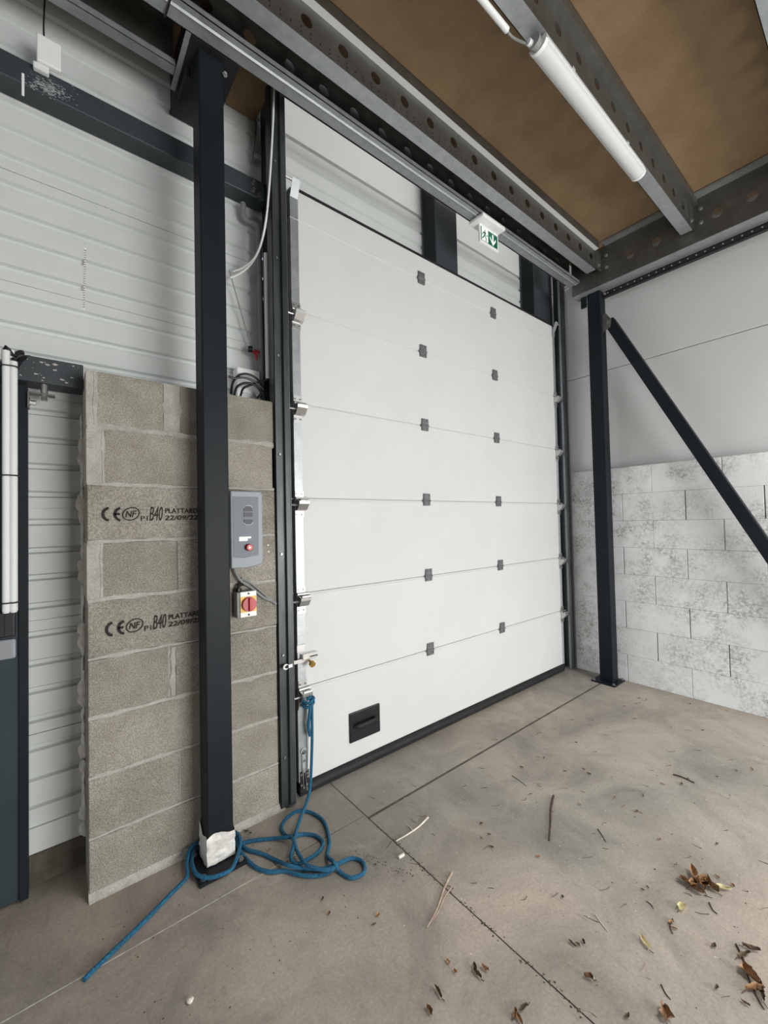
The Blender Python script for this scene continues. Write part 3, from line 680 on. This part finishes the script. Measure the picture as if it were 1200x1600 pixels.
# ------------------------------------------------------------------ exit sign
ex = empty('exit_sign', (2.37, 1.71, 3.41), 'white emergency exit sign with green pictogram hung under the edge beam', 'sign')
MB().box(2.222, 2.470, 1.652, 1.775, 3.408, ZB-.008).build('housing', 'plastic_white', ex, bevel=.006)
pl = MB().box(2.263, 2.470, 1.715, 1.728, 3.285, 3.410).build('plate', 'plastic_white', ex, bevel=.002)
MB().box(2.274, 2.458, 1.7138, 1.7148, 3.302, 3.394).build('green_field', 'sign_green', ex)
y = 1.7132
mb = MB(); mb.add([(2.282, y, 3.304), (2.352, y, 3.304), (2.352, y, 3.392), (2.282, y, 3.392)], [(0, 1, 2, 3)])
fld = mb.build('white_field', 'sign_white', ex)
def poly(mb, pts, yy): mb.add([(a, yy, b) for a, b in pts], [tuple(range(len(pts)))])
mb = MB(); y2 = 1.7128; fx, fz = 2.282, 3.304      # running figure in the doorway
def pic(pts): poly(mb, [(fx+a*.070, fz+b*.088) for a, b in pts], y2)
pic([(.50+.085*math.cos(t*.5236), .84+.07*math.sin(t*.5236)) for t in range(12)])
pic([(.40, .74), (.62, .76), (.56, .42), (.36, .42)]); pic([(.36, .44), (.50, .44), (.30, .24), (.12, .10), (.02, .14), (.16, .28)])
pic([(.44, .44), (.58, .44), (.74, .24), (.70, .02), (.60, .02), (.60, .22)]); pic([(.40, .74), (.44, .64), (.26, .56), (.16, .40), (.08, .44), (.18, .64)])
pic([(.60, .76), (.56, .64), (.74, .54), (.92, .60), (.94, .52), (.74, .44)])
mb.build('running_figure', 'sign_green', ex)
mb = MB(); poly(mb, [(2.398, 3.384), (2.412, 3.384), (2.412, 3.310), (2.398, 3.310)], y); poly(mb, [(2.405, 3.306), (2.372, 3.346), (2.372, 3.364), (2.405, 3.326)], y); poly(mb, [(2.405, 3.306), (2.438, 3.346), (2.438, 3.364), (2.405, 3.326)], y)
mb.build('arrow', 'sign_white', ex)

# ------------------------------------------------------------------ left: dark door leaf, lintel, tubes
d2 = empty('door_2', (-.6, 2.13, 0), 'dark grey green metal door leaf beside the block pier', 'door', kind='structure')
MB().box(-1.15, -.075, 2.110, 2.160, .012, 1.955).build('leaf', 'leaf_door', d2, bevel=.003)
MB().box(-.098, -.072, 2.100, 2.165, .012, 1.958).build('edge_stile', 'steel_dark', d2)
box('lock_case', 'plastic_black', (-.40, -.108, 2.072, 2.110, 1.005, 1.098), d2, bevel=.004)
box('lock_seam', 'steel_dark', (-.137, -.135, 2.0705, 2.073, 1.008, 1.095), d2)
b2 = MB().box(-.42, -.106, 2.094, 2.110, .918, .992).build('pull_plate', 'box_grey', d2, bevel=.010)
box('pull_recess', 'conduit_grey', (-.42, -.117, 2.0925, 2.0938, .928, .982), b2)
ln = empty('lintel', (-.5, 2.13, 1.97), 'scuffed dark steel lintel over the dark door leaf', 'lintel')
MB().box(-1.2, XL-.001, 2.08, 2.185, 1.972, 2.072).build('tube', 'steel_scuffed', ln, bevel=.004)
mb = MB()
for i in range(22):
    x, zz = random.uniform(-.12, .09), random.uniform(1.98, 2.06); a = random.uniform(.002, .009)
    pts = [(x+a*math.cos(t)*random.uniform(.5, 1.6), zz+a*.6*math.sin(t)*random.uniform(.5, 1.2)) for t in [k*1.05 for k in range(6)]]
    poly(mb, pts, 2.0792)
o = mb.build('paint_scuff', 'mortar', ln); tag(o, 'white scuff marks', kind='stuff')
bk = MB().box(-.068, .012, 2.085, 2.125, 1.928, 1.934).box(-.072, -.067, 2.085, 2.125, 1.87, 1.934).build('corner_bracket', 'galv_dull', ln)
mb = MB(); mb.cyl((-.022, 2.105, 1.934), (-.022, 2.105, 1.972), .012, 12); bolt(mb, (-.022, 2.105, 1.928), (0, 0, -1), .010, .02); bolt(mb, (-.067, 2.105, 1.895), (1, 0, 0), .010, .02)
mb.build('bolt', 'chrome', bk)
def whitetube(x, zt, lab):
    e = empty('white_tube', (x, 2.045, 1.10), lab, 'tube')
    MB().cyl((x, 2.045, 1.105), (x, 2.045, zt), .0116, 16).cyl((x, 2.045, 1.098), (x, 2.045, 1.105), .009, 16, .0116).build('tube', 'conduit_white', e, smooth=True)
    return e
xa, xb2 = wy(9.6, 700, 2.045).x, wy(21.4, 700, 2.045).x
whitetube(xa, 2.062, 'white plastic tube tied to the dark door leaf, the taller of two')
whitetube(xb2, 2.026, 'white plastic tube tied to the dark door leaf, the shorter of two')
for zz, wh in ((2.005, 'near their tops'), (1.60, 'at mid height'), (1.135, 'just above the black lock case')):
    pts = []
    for i in range(21):
        a = 2*math.pi*i/20; pts.append(((xa+xb2)/2+((xb2-xa)/2+.0145)*math.cos(a)*(1 if abs(math.cos(a)) < .9 else 1), 2.045+.0150*math.sin(a)/max(.35, abs(math.sin(a))) if abs(math.sin(a)) > .35 else 2.045+.0150*math.sin(a)/.35, zz+random.uniform(-.001, .001)))
    o = MB().tube(pts, .0026, 6, 1).build('cable_tie', 'plastic_black'); tag(o, 'black cable tie around the pair of white tubes ' + wh, 'cable tie', 'ties around the white tubes')
cb = empty('black_cable', (xa, 2.045, 2.06), 'black cables looping out of the white tube tops', 'cable')
MB().tube([(xa, 2.045, 2.04), (xa, 2.045, 2.075), wy(20, 556, 2.06), wy(27, 552, 2.08), wy(34, 550, 2.10), (wy(34, 550, 2.14).x, 2.14, 2.08), (wy(34, 550, 2.14).x, 2.175, 2.10)], .008, 10).build('cable_strand', 'plastic_black', cb, smooth=True)
MB().tube([(xb2, 2.045, 2.0), (xb2, 2.045, 2.035), wy(26, 572, 2.06), wy(32, 563, 2.07), wy(42, 558, 2.09), wy(47, 559, 2.11), wy(42, 564, 2.14), (wy(35, 566, 2.17).x, 2.175, 2.085)], .008, 10).build('cable_strand', 'plastic_black', cb, smooth=True)
q = wy(8, 553, 2.06)
tb = empty('tube_clip', (q.x, 2.07, q.z-.02), 'white square fixing clip with a screw above the white tubes', 'clip')
MB().box(q.x-.035, q.x+.026, 2.055, 2.198, q.z-.025, q.z+.022).build('clip_body', 'plastic_white', tb, bevel=.006)
MB().cyl((q.x, 2.055, q.z), (q.x, 2.050, q.z), .016, 18).build('screw_seat', 'conduit_white', tb)
MB().cyl((q.x, 2.050, q.z), (q.x, 2.0485, q.z), .005, 8).build('screw', 'steel_black', tb)

# ------------------------------------------------------------------ control box, isolator, cables
cx0, cx1, cz0, cz1, cy = .628, .779, 1.208, 1.556, 1.885
ct = empty('control_box', (.70, D, 1.208), 'grey door control box with three dark buttons on the block pier', 'control box')
MB().prism([(cx0, cz0-.004), (cx0+.07, cz0-.008), (cx1-.012, cz0+.004), (cx1, cz0+.018), (cx1, cz1-.012), (cx1-.010, cz1), (cx0, cz1)], 1, cy, D-.001).build('housing', 'box_grey', ct, bevel=.006)
MB().prism([(cx0+.010, cz0+.045), (cx0+.06, cz0+.040), (cx1-.024, cz0+.050), (cx1-.022, cz1-.026), (cx0+.010, cz1-.026)], 1, cy-.002, cy+.002).build('front_panel', 'face_grey', ct)
bx = .707
def hexb(z0, z1, kind):
    if kind == 0: return [(bx-.020, z0), (bx+.020, z0), (bx+.020, z1-.008), (bx+.010, z1), (bx-.010, z1), (bx-.020, z1-.008)]
    if kind == 2: return [(bx-.020, z0+.008), (bx-.010, z0), (bx+.010, z0), (bx+.020, z0+.008), (bx+.020, z1), (bx-.020, z1)]
    return [(bx-.020, z0), (bx+.020, z0), (bx+.020, z1), (bx-.020, z1)]
for kk, (a, b) in enumerate(((1.462, 1.486), (1.437, 1.457), (1.402, 1.424))):
    MB().prism(hexb(a, b, kk), 1, cy-.005, cy-.002).build('button', 'button_dark', ct)
MB().sheet([(bx-.021, 1.478), (bx-.010, 1.4885), (bx+.010, 1.4885), (bx+.021, 1.478)], 1, cy-.0045, cy-.002, .0016).build('button_rim', 'conduit_white', ct)
MB().sheet([(bx-.021, 1.409), (bx-.010, 1.3995), (bx+.010, 1.3995), (bx+.021, 1.409)], 1, cy-.0045, cy-.002, .0016).build('button_rim', 'conduit_white', ct)
MB().box(.664, .704, cy-.003, cy-.0018, 1.326, 1.346).box(.704, .720, cy-.003, cy-.0018, 1.337, 1.346).build('sticker', 'plastic_white', ct)
MB().cyl((.707, cy-.002, 1.296), (.707, cy-.014, 1.296), .0135, 18, .0165).cyl((.707, cy-.014, 1.296), (.707, cy-.019, 1.296), .0165, 18, .013).build('stop_button', 'red', ct, smooth=True)
MB().cyl((.707, cy-.019, 1.296), (.707, cy-.0197, 1.296), .005, 12).build('stop_mark', 'plastic_white', ct)
iy = 1.885
iso = empty('isolator_switch', (.707, D, .975), 'red rotary isolator switch on a yellow and white plate', 'switch')
MB().box(.655, .746, iy+.012, D-.001, .974, 1.092).build('housing', 'conduit_grey', iso, bevel=.005)
MB().box(.668, .745, iy+.006, iy+.012, .976, 1.093).build('cover_plate', 'plastic_white', iso, bevel=.003)
MB().box(.670, .743, iy+.0048, iy+.0062, .999, 1.070).build('yellow_field', 'yellow', iso)
kn = MB().cyl((.707, iy+.005, 1.035), (.707, iy-.010, 1.035), .034, 28, .032).build('knob', 'red', iso, smooth=True)
MB().box(.701, .713, iy-.020, iy-.009, 1.005, 1.065).build('knob_grip', 'red', kn, bevel=.003)
MB().cyl((.707, iy+.006, 1.083), (.707, iy+.004, 1.083), .0045, 10).build('screw', 'steel_black', iso)
MB().cyl((.707, iy+.006, .986), (.707, iy+.004, .986), .0045, 10).build('screw', 'steel_black', iso)
MB().cyl((.672, 1.925, 1.092), (.672, 1.925, 1.106), .015, 14).build('cable_gland', 'plastic_black', iso)
MB().tube([(.672, 1.925, 1.105), (.674, 1.925, 1.118), (.690, 1.93, 1.124), (.705, 1.938, 1.122)], .008, 8).build('lead', 'plastic_black', iso, smooth=True)
cc = MB().tube([(.655, 1.93, 1.208), (.664, 1.925, 1.175), (.690, 1.928, 1.135), (.735, 1.938, 1.104), (.80, 1.938, 1.045), (.845, 1.938, 1.022), (.862, 1.94, 1.005)], .0065, 8).tube([(.690, 1.935, 1.150), (.73, 1.94, 1.128), (.775, 1.94, 1.088), (.82, 1.94, 1.045), (.85, 1.94, 1.018)], .0055, 8).build('control_cable', 'conduit_grey', smooth=True)
tag(cc, 'grey cable running from the control box to the door track', 'cable')
bs = MB().cyl((.828, D-.006, 1.298), (.828, D+.001, 1.298), .004, 8).cyl((.830, D-.006, 1.266), (.830, D+.001, 1.266), .004, 8).build('wall_plug', 'plastic_white', wm)

# items on top of the block pier
jb = empty('junction_box', (.72, 2.17, 2.03), 'white junction box on the ribbed wall above the block pier', 'junction box')
q0, q1 = wy(370, 572, 2.13), wy(404, 625, 2.13)
MB().box(q0.x, q1.x+.01, 2.13, 2.198, 2.0, q0.z).build('housing', 'plastic_white', jb, bevel=.008)
cf = wy(386, 618, 2.12)
MB().cyl((cf.x, 2.13, cf.z-.02), (cf.x, 2.118, cf.z-.02), .040, 24, .036).build('round_cover', 'galv_light', jb, smooth=True)
mb = MB()
def arc(pts, Y): return [wy(x, y, Y) for x, y in pts]
mb.tube(arc([(357, 588), (366, 591), (380, 590), (395, 595), (408, 605), (418, 618), (421, 628)], 2.06), .0058, 8)
mb.tube(arc([(361, 615), (363, 600), (371, 588), (383, 584), (396, 588), (406, 597), (412, 610), (415, 626)], 2.08), .0058, 8)
mb.tube(arc([(366, 617), (370, 605), (380, 599), (392, 599), (402, 605), (409, 616), (411, 626)], 2.05), .0058, 8)
mb.tube(arc([(376, 618), (380, 607), (390, 602), (402, 598), (412, 595), (419, 592)], 2.06), .0058, 8)
mb.tube(arc([(402, 622), (407, 616), (409, 610)], 2.05), .0058, 8)
o = mb.build('cable_coil', 'plastic_black', smooth=True); tag(o, 'coiled black cable lying on top of the block pier', 'cable')
# pull handle on a cord
pc = empty('pull_cord', (wy(402, 548, 2.15).x, 2.15, wy(402, 548, 2.15).z), 'red and black pull knobs hanging on a thin cord', 'pull cord')
a, b = wy(358, 422, 2.15), wy(393, 545, 2.15)
MB().tube([a, a.lerp(b, .5)+V(0, -.002, -.004), b], .0028, 6).build('cord', 'conduit_grey', pc)
q = wy(391, 546, 2.15); MB().cyl(q+V(-.012, 0, 0), q+V(.010, -.008, 0), .016, 14).build('black_knob', 'plastic_black', pc, smooth=True)
q = wy(399, 550, 2.15); MB().cyl(q+V(-.010, 0, .006), q+V(.012, 0, -.006), .013, 14, .016).cyl(q+V(.004, 0, -.016), q+V(.008, 0, -.040), .009, 10, .006).build('red_knob', 'red', pc, smooth=True)
# white flex hanging from the deck
fx_ = [wy(428, 140, 1.90), wy(427, 180, 1.90), wy(424, 240, 1.90), wy(420, 300, 1.91), wy(414, 355, 1.95), wy(404, 392, 2.02), wy(390, 415, 2.09), wy(374, 428, 2.13), wy(360, 434, 2.15)]
mb = MB().tube([V(fx_[0].x+.01, 1.90, ZT-.01)]+fx_, .0055, 8, 4); mb.tube([wy(418, 325, 1.92), wy(410, 372, 1.97), wy(398, 402, 2.04), wy(380, 418, 2.11), wy(364, 424, 2.15)], .0045, 8, 4)
o = mb.build('white_flex', 'conduit_white', smooth=True); tag(o, 'white flex hanging from the deck to the ribbed wall', 'cable')
# grey conduit with elbow, white tube beside it
pts = [wy(393, 200, 2.17), wy(384, 270, 2.17), wy(380, 318, 2.15), wy(380, 333, 2.15), wy(384, 343, 2.15), wy(393, 348, 2.15), wy(401, 352, 2.15), wy(404, 362, 2.15), wy(405, 400, 2.15), wy(408, 520, 2.15), wy(410, 622, 2.15)]
o = MB().tube(pts[2:], .015, 12, 4).build('grey_conduit', 'conduit_grey', smooth=True); tag(o, 'grey bent conduit running down beside the black door post', 'conduit')
o = MB().tube([wy(400, 190, 2.18), wy(393, 255, 2.18)], .008, 10).build('thin_conduit', 'conduit_grey', smooth=True); tag(o, 'thin grey conduit between the deck and the dark rail', 'conduit')
a, b = wy(424, 400, 2.012), wy(418, 592, 2.012)
wt = empty('white_conduit', b, 'white open ended conduit in front of the black door post', 'conduit')
MB().cyl(b, V(b.x, a.y, a.z), .0105, 14).build('tube', 'conduit_white', wt, smooth=True)
MB().cyl(b+V(0, 0, -.0004), b+V(0, 0, -.001), .008, 12).build('open_end', 'steel_black', wt)

# wireless box hung over the dark rail
p = [wy(*q, 2.06) for q in ((53, 53), (90, 60), (96, 104), (57, 100))]
wb_ = empty('wireless_box', (p[2]+p[3])/2, 'small white rectangular wireless box above the dark rail', 'wireless box')
cxx = sum((v.x for v in p))/4; czz = sum((v.z for v in p))/4
MB().box(p[3].x, p[2].x, 2.06, 2.085, (p[2].z+p[3].z)/2, (p[0].z+p[1].z)/2).build('housing', 'plastic_white', wb_, bevel=.006)
MB().tube([(cxx-.01, 2.075, (p[0].z+p[1].z)/2-.005), (cxx-.012, 2.078, 3.42), (cxx-.005, 2.09, 3.62)], .003, 6).build('cable', 'plastic_black', wb_)
MB().box(cxx-.045, cxx+.005, 2.075, 2.10, (p[2].z+p[3].z)/2-.022, (p[2].z+p[3].z)/2+.004).build('bracket', 'conduit_white', wb_, bevel=.005)
mb = MB()
for i in range(260):
    u, v2 = random.gauss(0, 1), random.gauss(0, 1); c = wy(78+u*17, 138+u*6+v2*6, 2.099); a = random.uniform(.0005, .0022)
    poly(mb, [(c.x+a*math.cos(t*1.05)*2.6, c.z+a*math.sin(t*1.05)) for t in range(6)], 2.0990-.000004*i)
o = mb.build('plaster_smear', 'galv_light', gr); tag(o, 'pale plaster smear', kind='stuff')
q = wy(36, 132, 2.098); box('paint_mark', 'plastic_white', (q.x-.004, q.x+.004, 2.0975, 2.0995, q.z-.045, q.z+.045), gr)
mb = MB()
q0, q1 = wy(133, 390, WY), wy(131, 482, WY)
for i in range(26):
    t = i/25; c = q0.lerp(q1, t); a = .003+.002*random.random()
    poly(mb, [(c.x-a, c.z-.006), (c.x+a, c.z-.006), (c.x+a*.8, c.z+.008), (c.x-a*.8, c.z+.008)], WY-.0006)
mb.build('filler_mark', 'plastic_white', wf)
q = wy(268, 8, 1.67)
o = MB().tube([V(q.x, 1.675, ZB+.03), V(q.x, 1.672, ZB-.006), V(q.x, 1.72, ZB-.008), V(q.x-.004, 1.772, ZB-.004), V(q.x, 1.775, ZB+.05)], .004, 6).build('tie_wire', 'plastic_black'); tag(o, 'dark wire looped under the edge beam near the wrapped post', 'wire')

# ------------------------------------------------------------------ blue rope
def c28(x, y, z=.0078): q = fl(280+x/3.75, 1260+y/3.75, z); return q
R = .0076
hang = [V(1.010, DY-.045, .500), V(1.026, DY-.050, .512), V(1.038, DY-.044, .490), V(1.040, DY-.040, .40), V(1.038, DY-.040, .28), V(1.030, DY-.042, .16), V(1.016, DY-.055, .085), V(.985, DY-.085, .040)]
pile = [c28(692, 120, .03), c28(668, 240, .026), c28(655, 305, .022), c28(690, 338), c28(750, 312), c28(815, 268), c28(843, 215), c28(800, 172), c28(720, 164), c28(640, 180, .024), c28(560, 188), c28(440, 200), c28(372, 218), c28(395, 252), c28(480, 276), c28(560, 312), c28(640, 346, .026), c28(730, 366), c28(820, 370), c28(920, 340, .018), c28(1010, 304), c28(1075, 326), c28(1082, 388), c28(1005, 418), c28(938, 380), c28(905, 325, .030), c28(868, 290), c28(880, 205), c28(850, 92), c28(782, 40), c28(700, 26), c28(632, 66), c28(600, 120), c28(618, 165), c28(668, 190, .032), c28(690, 260, .024), c28(745, 340, .034), c28(850, 372, .030), c28(905, 362, .026), c28(850, 398), c28(770, 408), c28(690, 398), c28(620, 378), c28(530, 384), c28(450, 358), c28(385, 298), c28(345, 240, .022), V(.632, 1.872, .026), V(.612, 1.925, .026), V(.54, 1.932, .026), V(.468, 1.920, .026), V(.444, 1.86, .026), c28(78, 345, .026), c28(100, 396, .024), c28(165, 418, .024), c28(250, 398, .024), c28(318, 350, .024), V(.634, 1.83, .034), V(.622, 1.90, .040), V(.55, 1.930, .046), V(.462, 1.925, .040), V(.428, 1.87, .028), V(.418, 1.82, .014)]
tail = [fl(288, 1376, R), fl(262, 1402, R), fl(225, 1440, R), fl(190, 1474, R), fl(150, 1512, R), fl(131, 1531, R)]
rp = empty('rope', fl(470, 1330, 0), 'blue braided rope tied to the door, tangled on the floor and around the post', 'rope')
MB().tube(hang+pile+tail, R, 9, 6).build('strand', 'rope_blue', rp, smooth=True)
MB().tube([V(1.030, DY-.050, .505), V(1.026, DY-.046, .45), V(1.020, DY-.040, .37), V(1.026, DY-.040, .315)], R*1.05, 9, 4).build('loose_end', 'rope_blue', rp, smooth=True)
MB().tube([V(.992, DY-.02, .478), V(1.004, DY-.058, .470), V(1.040, DY-.060, .486), V(1.046, DY-.02, .490)], R, 9, 4).tube([V(.996, DY-.02, .498), V(1.008, DY-.060, .490), V(1.042, DY-.058, .505), V(1.044, DY-.02, .505)], R, 9, 4).build('knot', 'rope_blue', rp, smooth=True)

# ------------------------------------------------------------------ litter on the floor
def leaf_mesh(mb, c, L, W, rot, curl, seed, z=.003, tilt=0):
    rnd = random.Random(seed); n, k = 7, 4; vs = []
    for i in range(n):
        t = i/(n-1); ww = W*math.sin(math.pi*min(1, t*.93+.05))**.7*(1+.38*rnd.uniform(-1, 1))
        for j in range(k+1):
            s = (j/k-.5)*2; x = (t-.5)*L+.08*L*rnd.uniform(-1, 1)*abs(s); y = s*ww*.5+.10*W*math.sin(t*5+seed); zz = z+abs(s)**1.5*curl*W*.6+curl*L*.30*(t-.5)**2+.002*rnd.random()+tilt*t*L
            vs.append((c.x+x*math.cos(rot)-y*math.sin(rot), c.y+x*math.sin(rot)+y*math.cos(rot), zz))
    mb.add(vs, [(i*(k+1)+j, i*(k+1)+j+1, (i+1)*(k+1)+j+1, (i+1)*(k+1)+j) for i in range(n-1) for j in range(k)])
def leaf(px, L, W, rot, curl, material, label, group=None, stem=True, name='dry_leaf', tilt=0):
    c = fl(*px); mb = MB(); leaf_mesh(mb, c, L, W, rot, curl, int(px[0]*7+px[1]), tilt=tilt); e = empty(name, c, label, 'leaf', group)
    mb.build('blade', material, e, smooth=True)
    if stem:
        a = V(c.x-L*.5*math.cos(rot), c.y-L*.5*math.sin(rot), .004); MB().tube([a, a+V(-L*.3*math.cos(rot+.3), -L*.3*math.sin(rot+.3), .002)], .0012, 5).build('stem', 'twig_dark', e)
    return e
G1 = 'dry leaves heaped on the bare floor'
for i, (x, y, L, W, r, cu, mt) in enumerate(((1085, 1372, .075, .030, .6, .9, 'leaf_brown'), (1093, 1383, .085, .032, -.5, .8, 'leaf_brown'), (1080, 1388, .08, .024, 1.5, .9, 'leaf_brown'), (1102, 1384, .07, .035, .2, .7, 'leaf_brown'), (1112, 1388, .05, .03, 1.0, .8, 'leaf_brown'), (1076, 1380, .05, .02, -1.2, .8, 'leaf_dark'), (1128, 1390, .06, .02, -.9, .6, 'leaf_pale'))):
    leaf((x, y), L, W, r, cu, mt, 'curled dry leaf in the heap of leaves beyond the torn pale leaf' if mt != 'leaf_pale' else 'narrow yellowish leaf at the end of the leaf heap', G1 if mt != 'leaf_pale' else None, tilt=.05 if mt == 'leaf_brown' else 0)
G2 = 'dry leaves in the tangle with a stalk'
for i, (x, y, L, W, r, cu) in enumerate(((1172, 1527, .055, .03, .9, 1.0), (1180, 1548, .06, .018, -.6, .8), (1163, 1495, .05, .014, -.5, .8), (1175, 1485, .045, .016, -1.1, .8), (1190, 1552, .06, .016, .3, .8))):
    leaf((x, y), L, W, r, cu, 'leaf_brown' if i in (0, 1) else 'leaf_dark', 'dry leaf in a loose tangle with a bent stalk', G2)
leaf((1040, 1588), .042, .032, .4, .7, 'leaf_brown', 'broad reddish brown leaf lying alone on the floor')
leaf((1066, 1421), .038, .022, -.3, .7, 'leaf_pale', 'small torn pale leaf beside the heap of leaves')
leaf((1008, 1475), .045, .018, .9, .6, 'leaf_pale', 'small cream coloured leaf scrap with a dark edge')
leaf((920, 1530), .026, .020, 1.9, .8, 'leaf_brown', 'small round brown leaf lying by itself with a short stem')
G3 = 'brown leaf scraps near the floor joint'
for i, (x, y) in enumerate(((746, 1524), (758, 1516), (685, 1553), (671, 1582), (742, 1514), (805, 1588), (818, 1578), (812, 1596))):
    leaf((x, y), random.Random(i).uniform(.022, .036), .012, random.Random(i+9).uniform(0, 3), .8, 'leaf_brown' if i % 2 else 'leaf_dark', 'crumpled brown leaf scrap by the long floor joint', G3, stem=i % 2 == 0)
G4 = 'small dark leaf fragments on the floor'
for i, (x, y) in enumerate(((752, 1288), (752, 1311), (764, 1305), (768, 1325), (883, 1206), (912, 1203), (920, 1210), (960, 1247), (995, 1269), (1004, 1392), (1012, 1388), (1049, 1443), (1053, 1452), (1065, 1226), (1075, 1218), (1035, 1226), (1010, 1094), (998, 1092), (1078, 1101), (1136, 1111), (1098, 1142), (1121, 1372), (1120, 1320), (894, 1476), (903, 1478), (912, 1474), (879, 1403), (905, 1258), (590, 1432), (584, 1446), (586, 1353), (504, 1406), (514, 1429), (391, 1303), (385, 1300), (420, 1330), (900, 1161), (815, 1200), (850, 1185), (1005, 1245), (1150, 1205), (1175, 1203), (1120, 1215), (1030, 1313), (840, 1340), (700, 1505), (711, 1520), (1165, 1570), (1115, 1480), (1120, 1545), (980, 1590), (1145, 1385))):
    rr = random.Random(i*3+1); leaf((x, y), rr.uniform(.012, .026), rr.uniform(.006, .011), rr.uniform(0, 3.1), .6, 'leaf_dark' if rr.random() < .75 else 'leaf_brown', 'tiny dark leaf fragment scattered on the concrete floor', G4, stem=False, name='leaf_fragment')
def twig(px, r, label, material, name='twig', z=None, tp=(1, .6), extra=None, cat='twig'):
    pts = [fl(x, y, r if z is None else z) for x, y in px]; e = empty(name, fl(*px[0]), label, cat)
    MB().tube(pts, r, 8, 4, taper=tp).build('stick', material, e, smooth=True)
    for ex_ in extra or (): MB().tube([fl(x, y, r) for x, y in ex_], r*.6, 6, 3, taper=(1, .5)).build('side_shoot', material, e, smooth=True)
    return e
twig([(865, 1243), (861, 1264), (860, 1288), (858, 1313)], .0052, 'dark straight twig lying on the open floor', 'twig_dark')
twig([(669, 1277), (655, 1291), (638, 1303), (619, 1314)], .0042, 'pale bare twig with a side shoot near the saw-cut corner', 'twig_pale', extra=[[(645, 1298), (640, 1292), (635, 1289)]])
twig([(706, 1363), (694, 1388), (683, 1420), (667, 1449)], .0040, 'split dry straw crossing the long floor joint', 'straw', tp=(1.3, .5), extra=[[(707, 1384), (693, 1405), (684, 1426), (668, 1447)]])
twig([(934, 1295), (940, 1304), (947, 1316)], .0018, 'thin dark stalk between the dark twig and leaf heap', 'twig_dark')
twig([(800, 1212), (812, 1220), (821, 1227)], .0016, 'thin dark stalk with a seed head', 'twig_dark', extra=[[(819, 1225), (822, 1228), (823, 1227)]])
twig([(1052, 1210), (1066, 1214), (1085, 1223)], .0042, 'brown bark sliver near the pale floor patch', 'twig_dark')
twig([(1108, 1410), (1114, 1422), (1121, 1428)], .0022, 'short dark stalk below the leaf heap', 'twig_dark')
twig([(1051, 1436), (1047, 1447), (1051, 1459)], .0026, 'short curved dark stalk beside the torn pale leaf', 'twig_dark')
twig([(1150, 1475), (1162, 1500), (1170, 1530), (1184, 1560), (1194, 1577)], .0030, 'bent brown stalk among the tangled leaves', 'twig_dark')
twig([(1033, 1538), (1040, 1552), (1048, 1562)], .0018, 'thin brown stalk above the reddish leaf', 'twig_dark')
twig([(930, 1429), (939, 1442), (950, 1456)], .0016, 'thin pale stalk in the middle of the floor', 'twig_pale')
twig([(1010, 1408), (1018, 1414), (1021, 1420)], .0016, 'tiny forked stalk beside curled leaf fragments', 'twig_dark')
o = MB().cyl(fl(623, 1340, .005), fl(631, 1335, .005), .0062, 8).build('wood_chip', 'pebble', smooth=True); tag(o, 'small cream wood chip lying on the floor joint', 'wood chip')
mb = MB(); c = fl(297, 1563, .006)
vs = []
for i in range(5):
    a = -math.pi/2+math.pi*i/4
    for j in range(8): k = 1+.25*random.uniform(-1, 1); vs.append(c+V(.0095*math.cos(a)*math.cos(j*.785)*k, .0095*math.cos(a)*math.sin(j*.785)*k, .0062*math.sin(a)))
mb.add(vs, [(i*8+j, i*8+(j+1) % 8, (i+1)*8+(j+1) % 8, (i+1)*8+j) for i in range(4) for j in range(8)])
o = mb.build('pebble', 'pebble', smooth=True); tag(o, 'single pale pebble on the floor near the rope tail', 'pebble')
# crumbs nobody could count
mb = MB(); rr = random.Random(4)
def crumb(c, a):
    n = 5; mb.add([c+V(a*math.cos(k*1.257)*rr.uniform(.5, 1.3), a*math.sin(k*1.257)*rr.uniform(.5, 1.3), .0006) for k in range(n)]+[c+V(0, 0, a*.5)], [(k, (k+1) % n, n) for k in range(n)])
for i in range(760):
    x = 1.2+2.4*rr.random()**.8; yv = 1.8-1.7*rr.random(); crumb(V(x, yv, 0), rr.uniform(.0008, .0026)*(1 if rr.random() < .93 else 1.8))
for i in range(160): crumb(V(JX+rr.gauss(0, .007), rr.uniform(.6, 1.55), 0), rr.uniform(.001, .0042))
for i in range(90): (lambda t: crumb(V(1.0+.10*t+rr.gauss(0, .012), 1.50-.26*t, 0), rr.uniform(.001, .0036)))(rr.random())
for i in range(90): crumb(V(rr.uniform(.1, 1.1), 1.2+.7*rr.random(), 0), rr.uniform(.0012, .0035))
o = mb.build('floor_crumbs', 'leaf_dark'); tag(o, 'fine dark leaf crumbs and dirt strewn over the concrete', 'debris', kind='stuff')
mb = MB()
for i in range(120): crumb(V(rr.uniform(.9, 3.5), rr.uniform(.2, 1.85), 0), rr.uniform(.001, .003))
o = mb.build('plaster_crumbs', 'pebble'); tag(o, 'fine pale plaster crumbs strewn over the concrete', 'debris', kind='stuff')

mb = MB(); mp = MB()
for i in range(150):
    c = V(1.15+2.4*rr.random(), 1.75-1.6*rr.random(), .0012); a = rr.gauss(2.4, .5); l = rr.uniform(.012, .05); q = c+V(math.cos(a)*l, math.sin(a)*l, 0); k = (c+q)/2+V(rr.gauss(0, .004), rr.gauss(0, .004), 0)
    (mb if i % 4 else mp).tube([c, k, q], rr.uniform(.0006, .0014), 4, 2, taper=(1, .4))
o = mb.build('leaf_stalks', 'leaf_dark'); tag(o, 'fine dark leaf stalks strewn over the concrete', 'debris', kind='stuff')
o = mp.build('straw_bits', 'straw'); tag(o, 'fine pale straw bits strewn over the concrete', 'debris', kind='stuff')
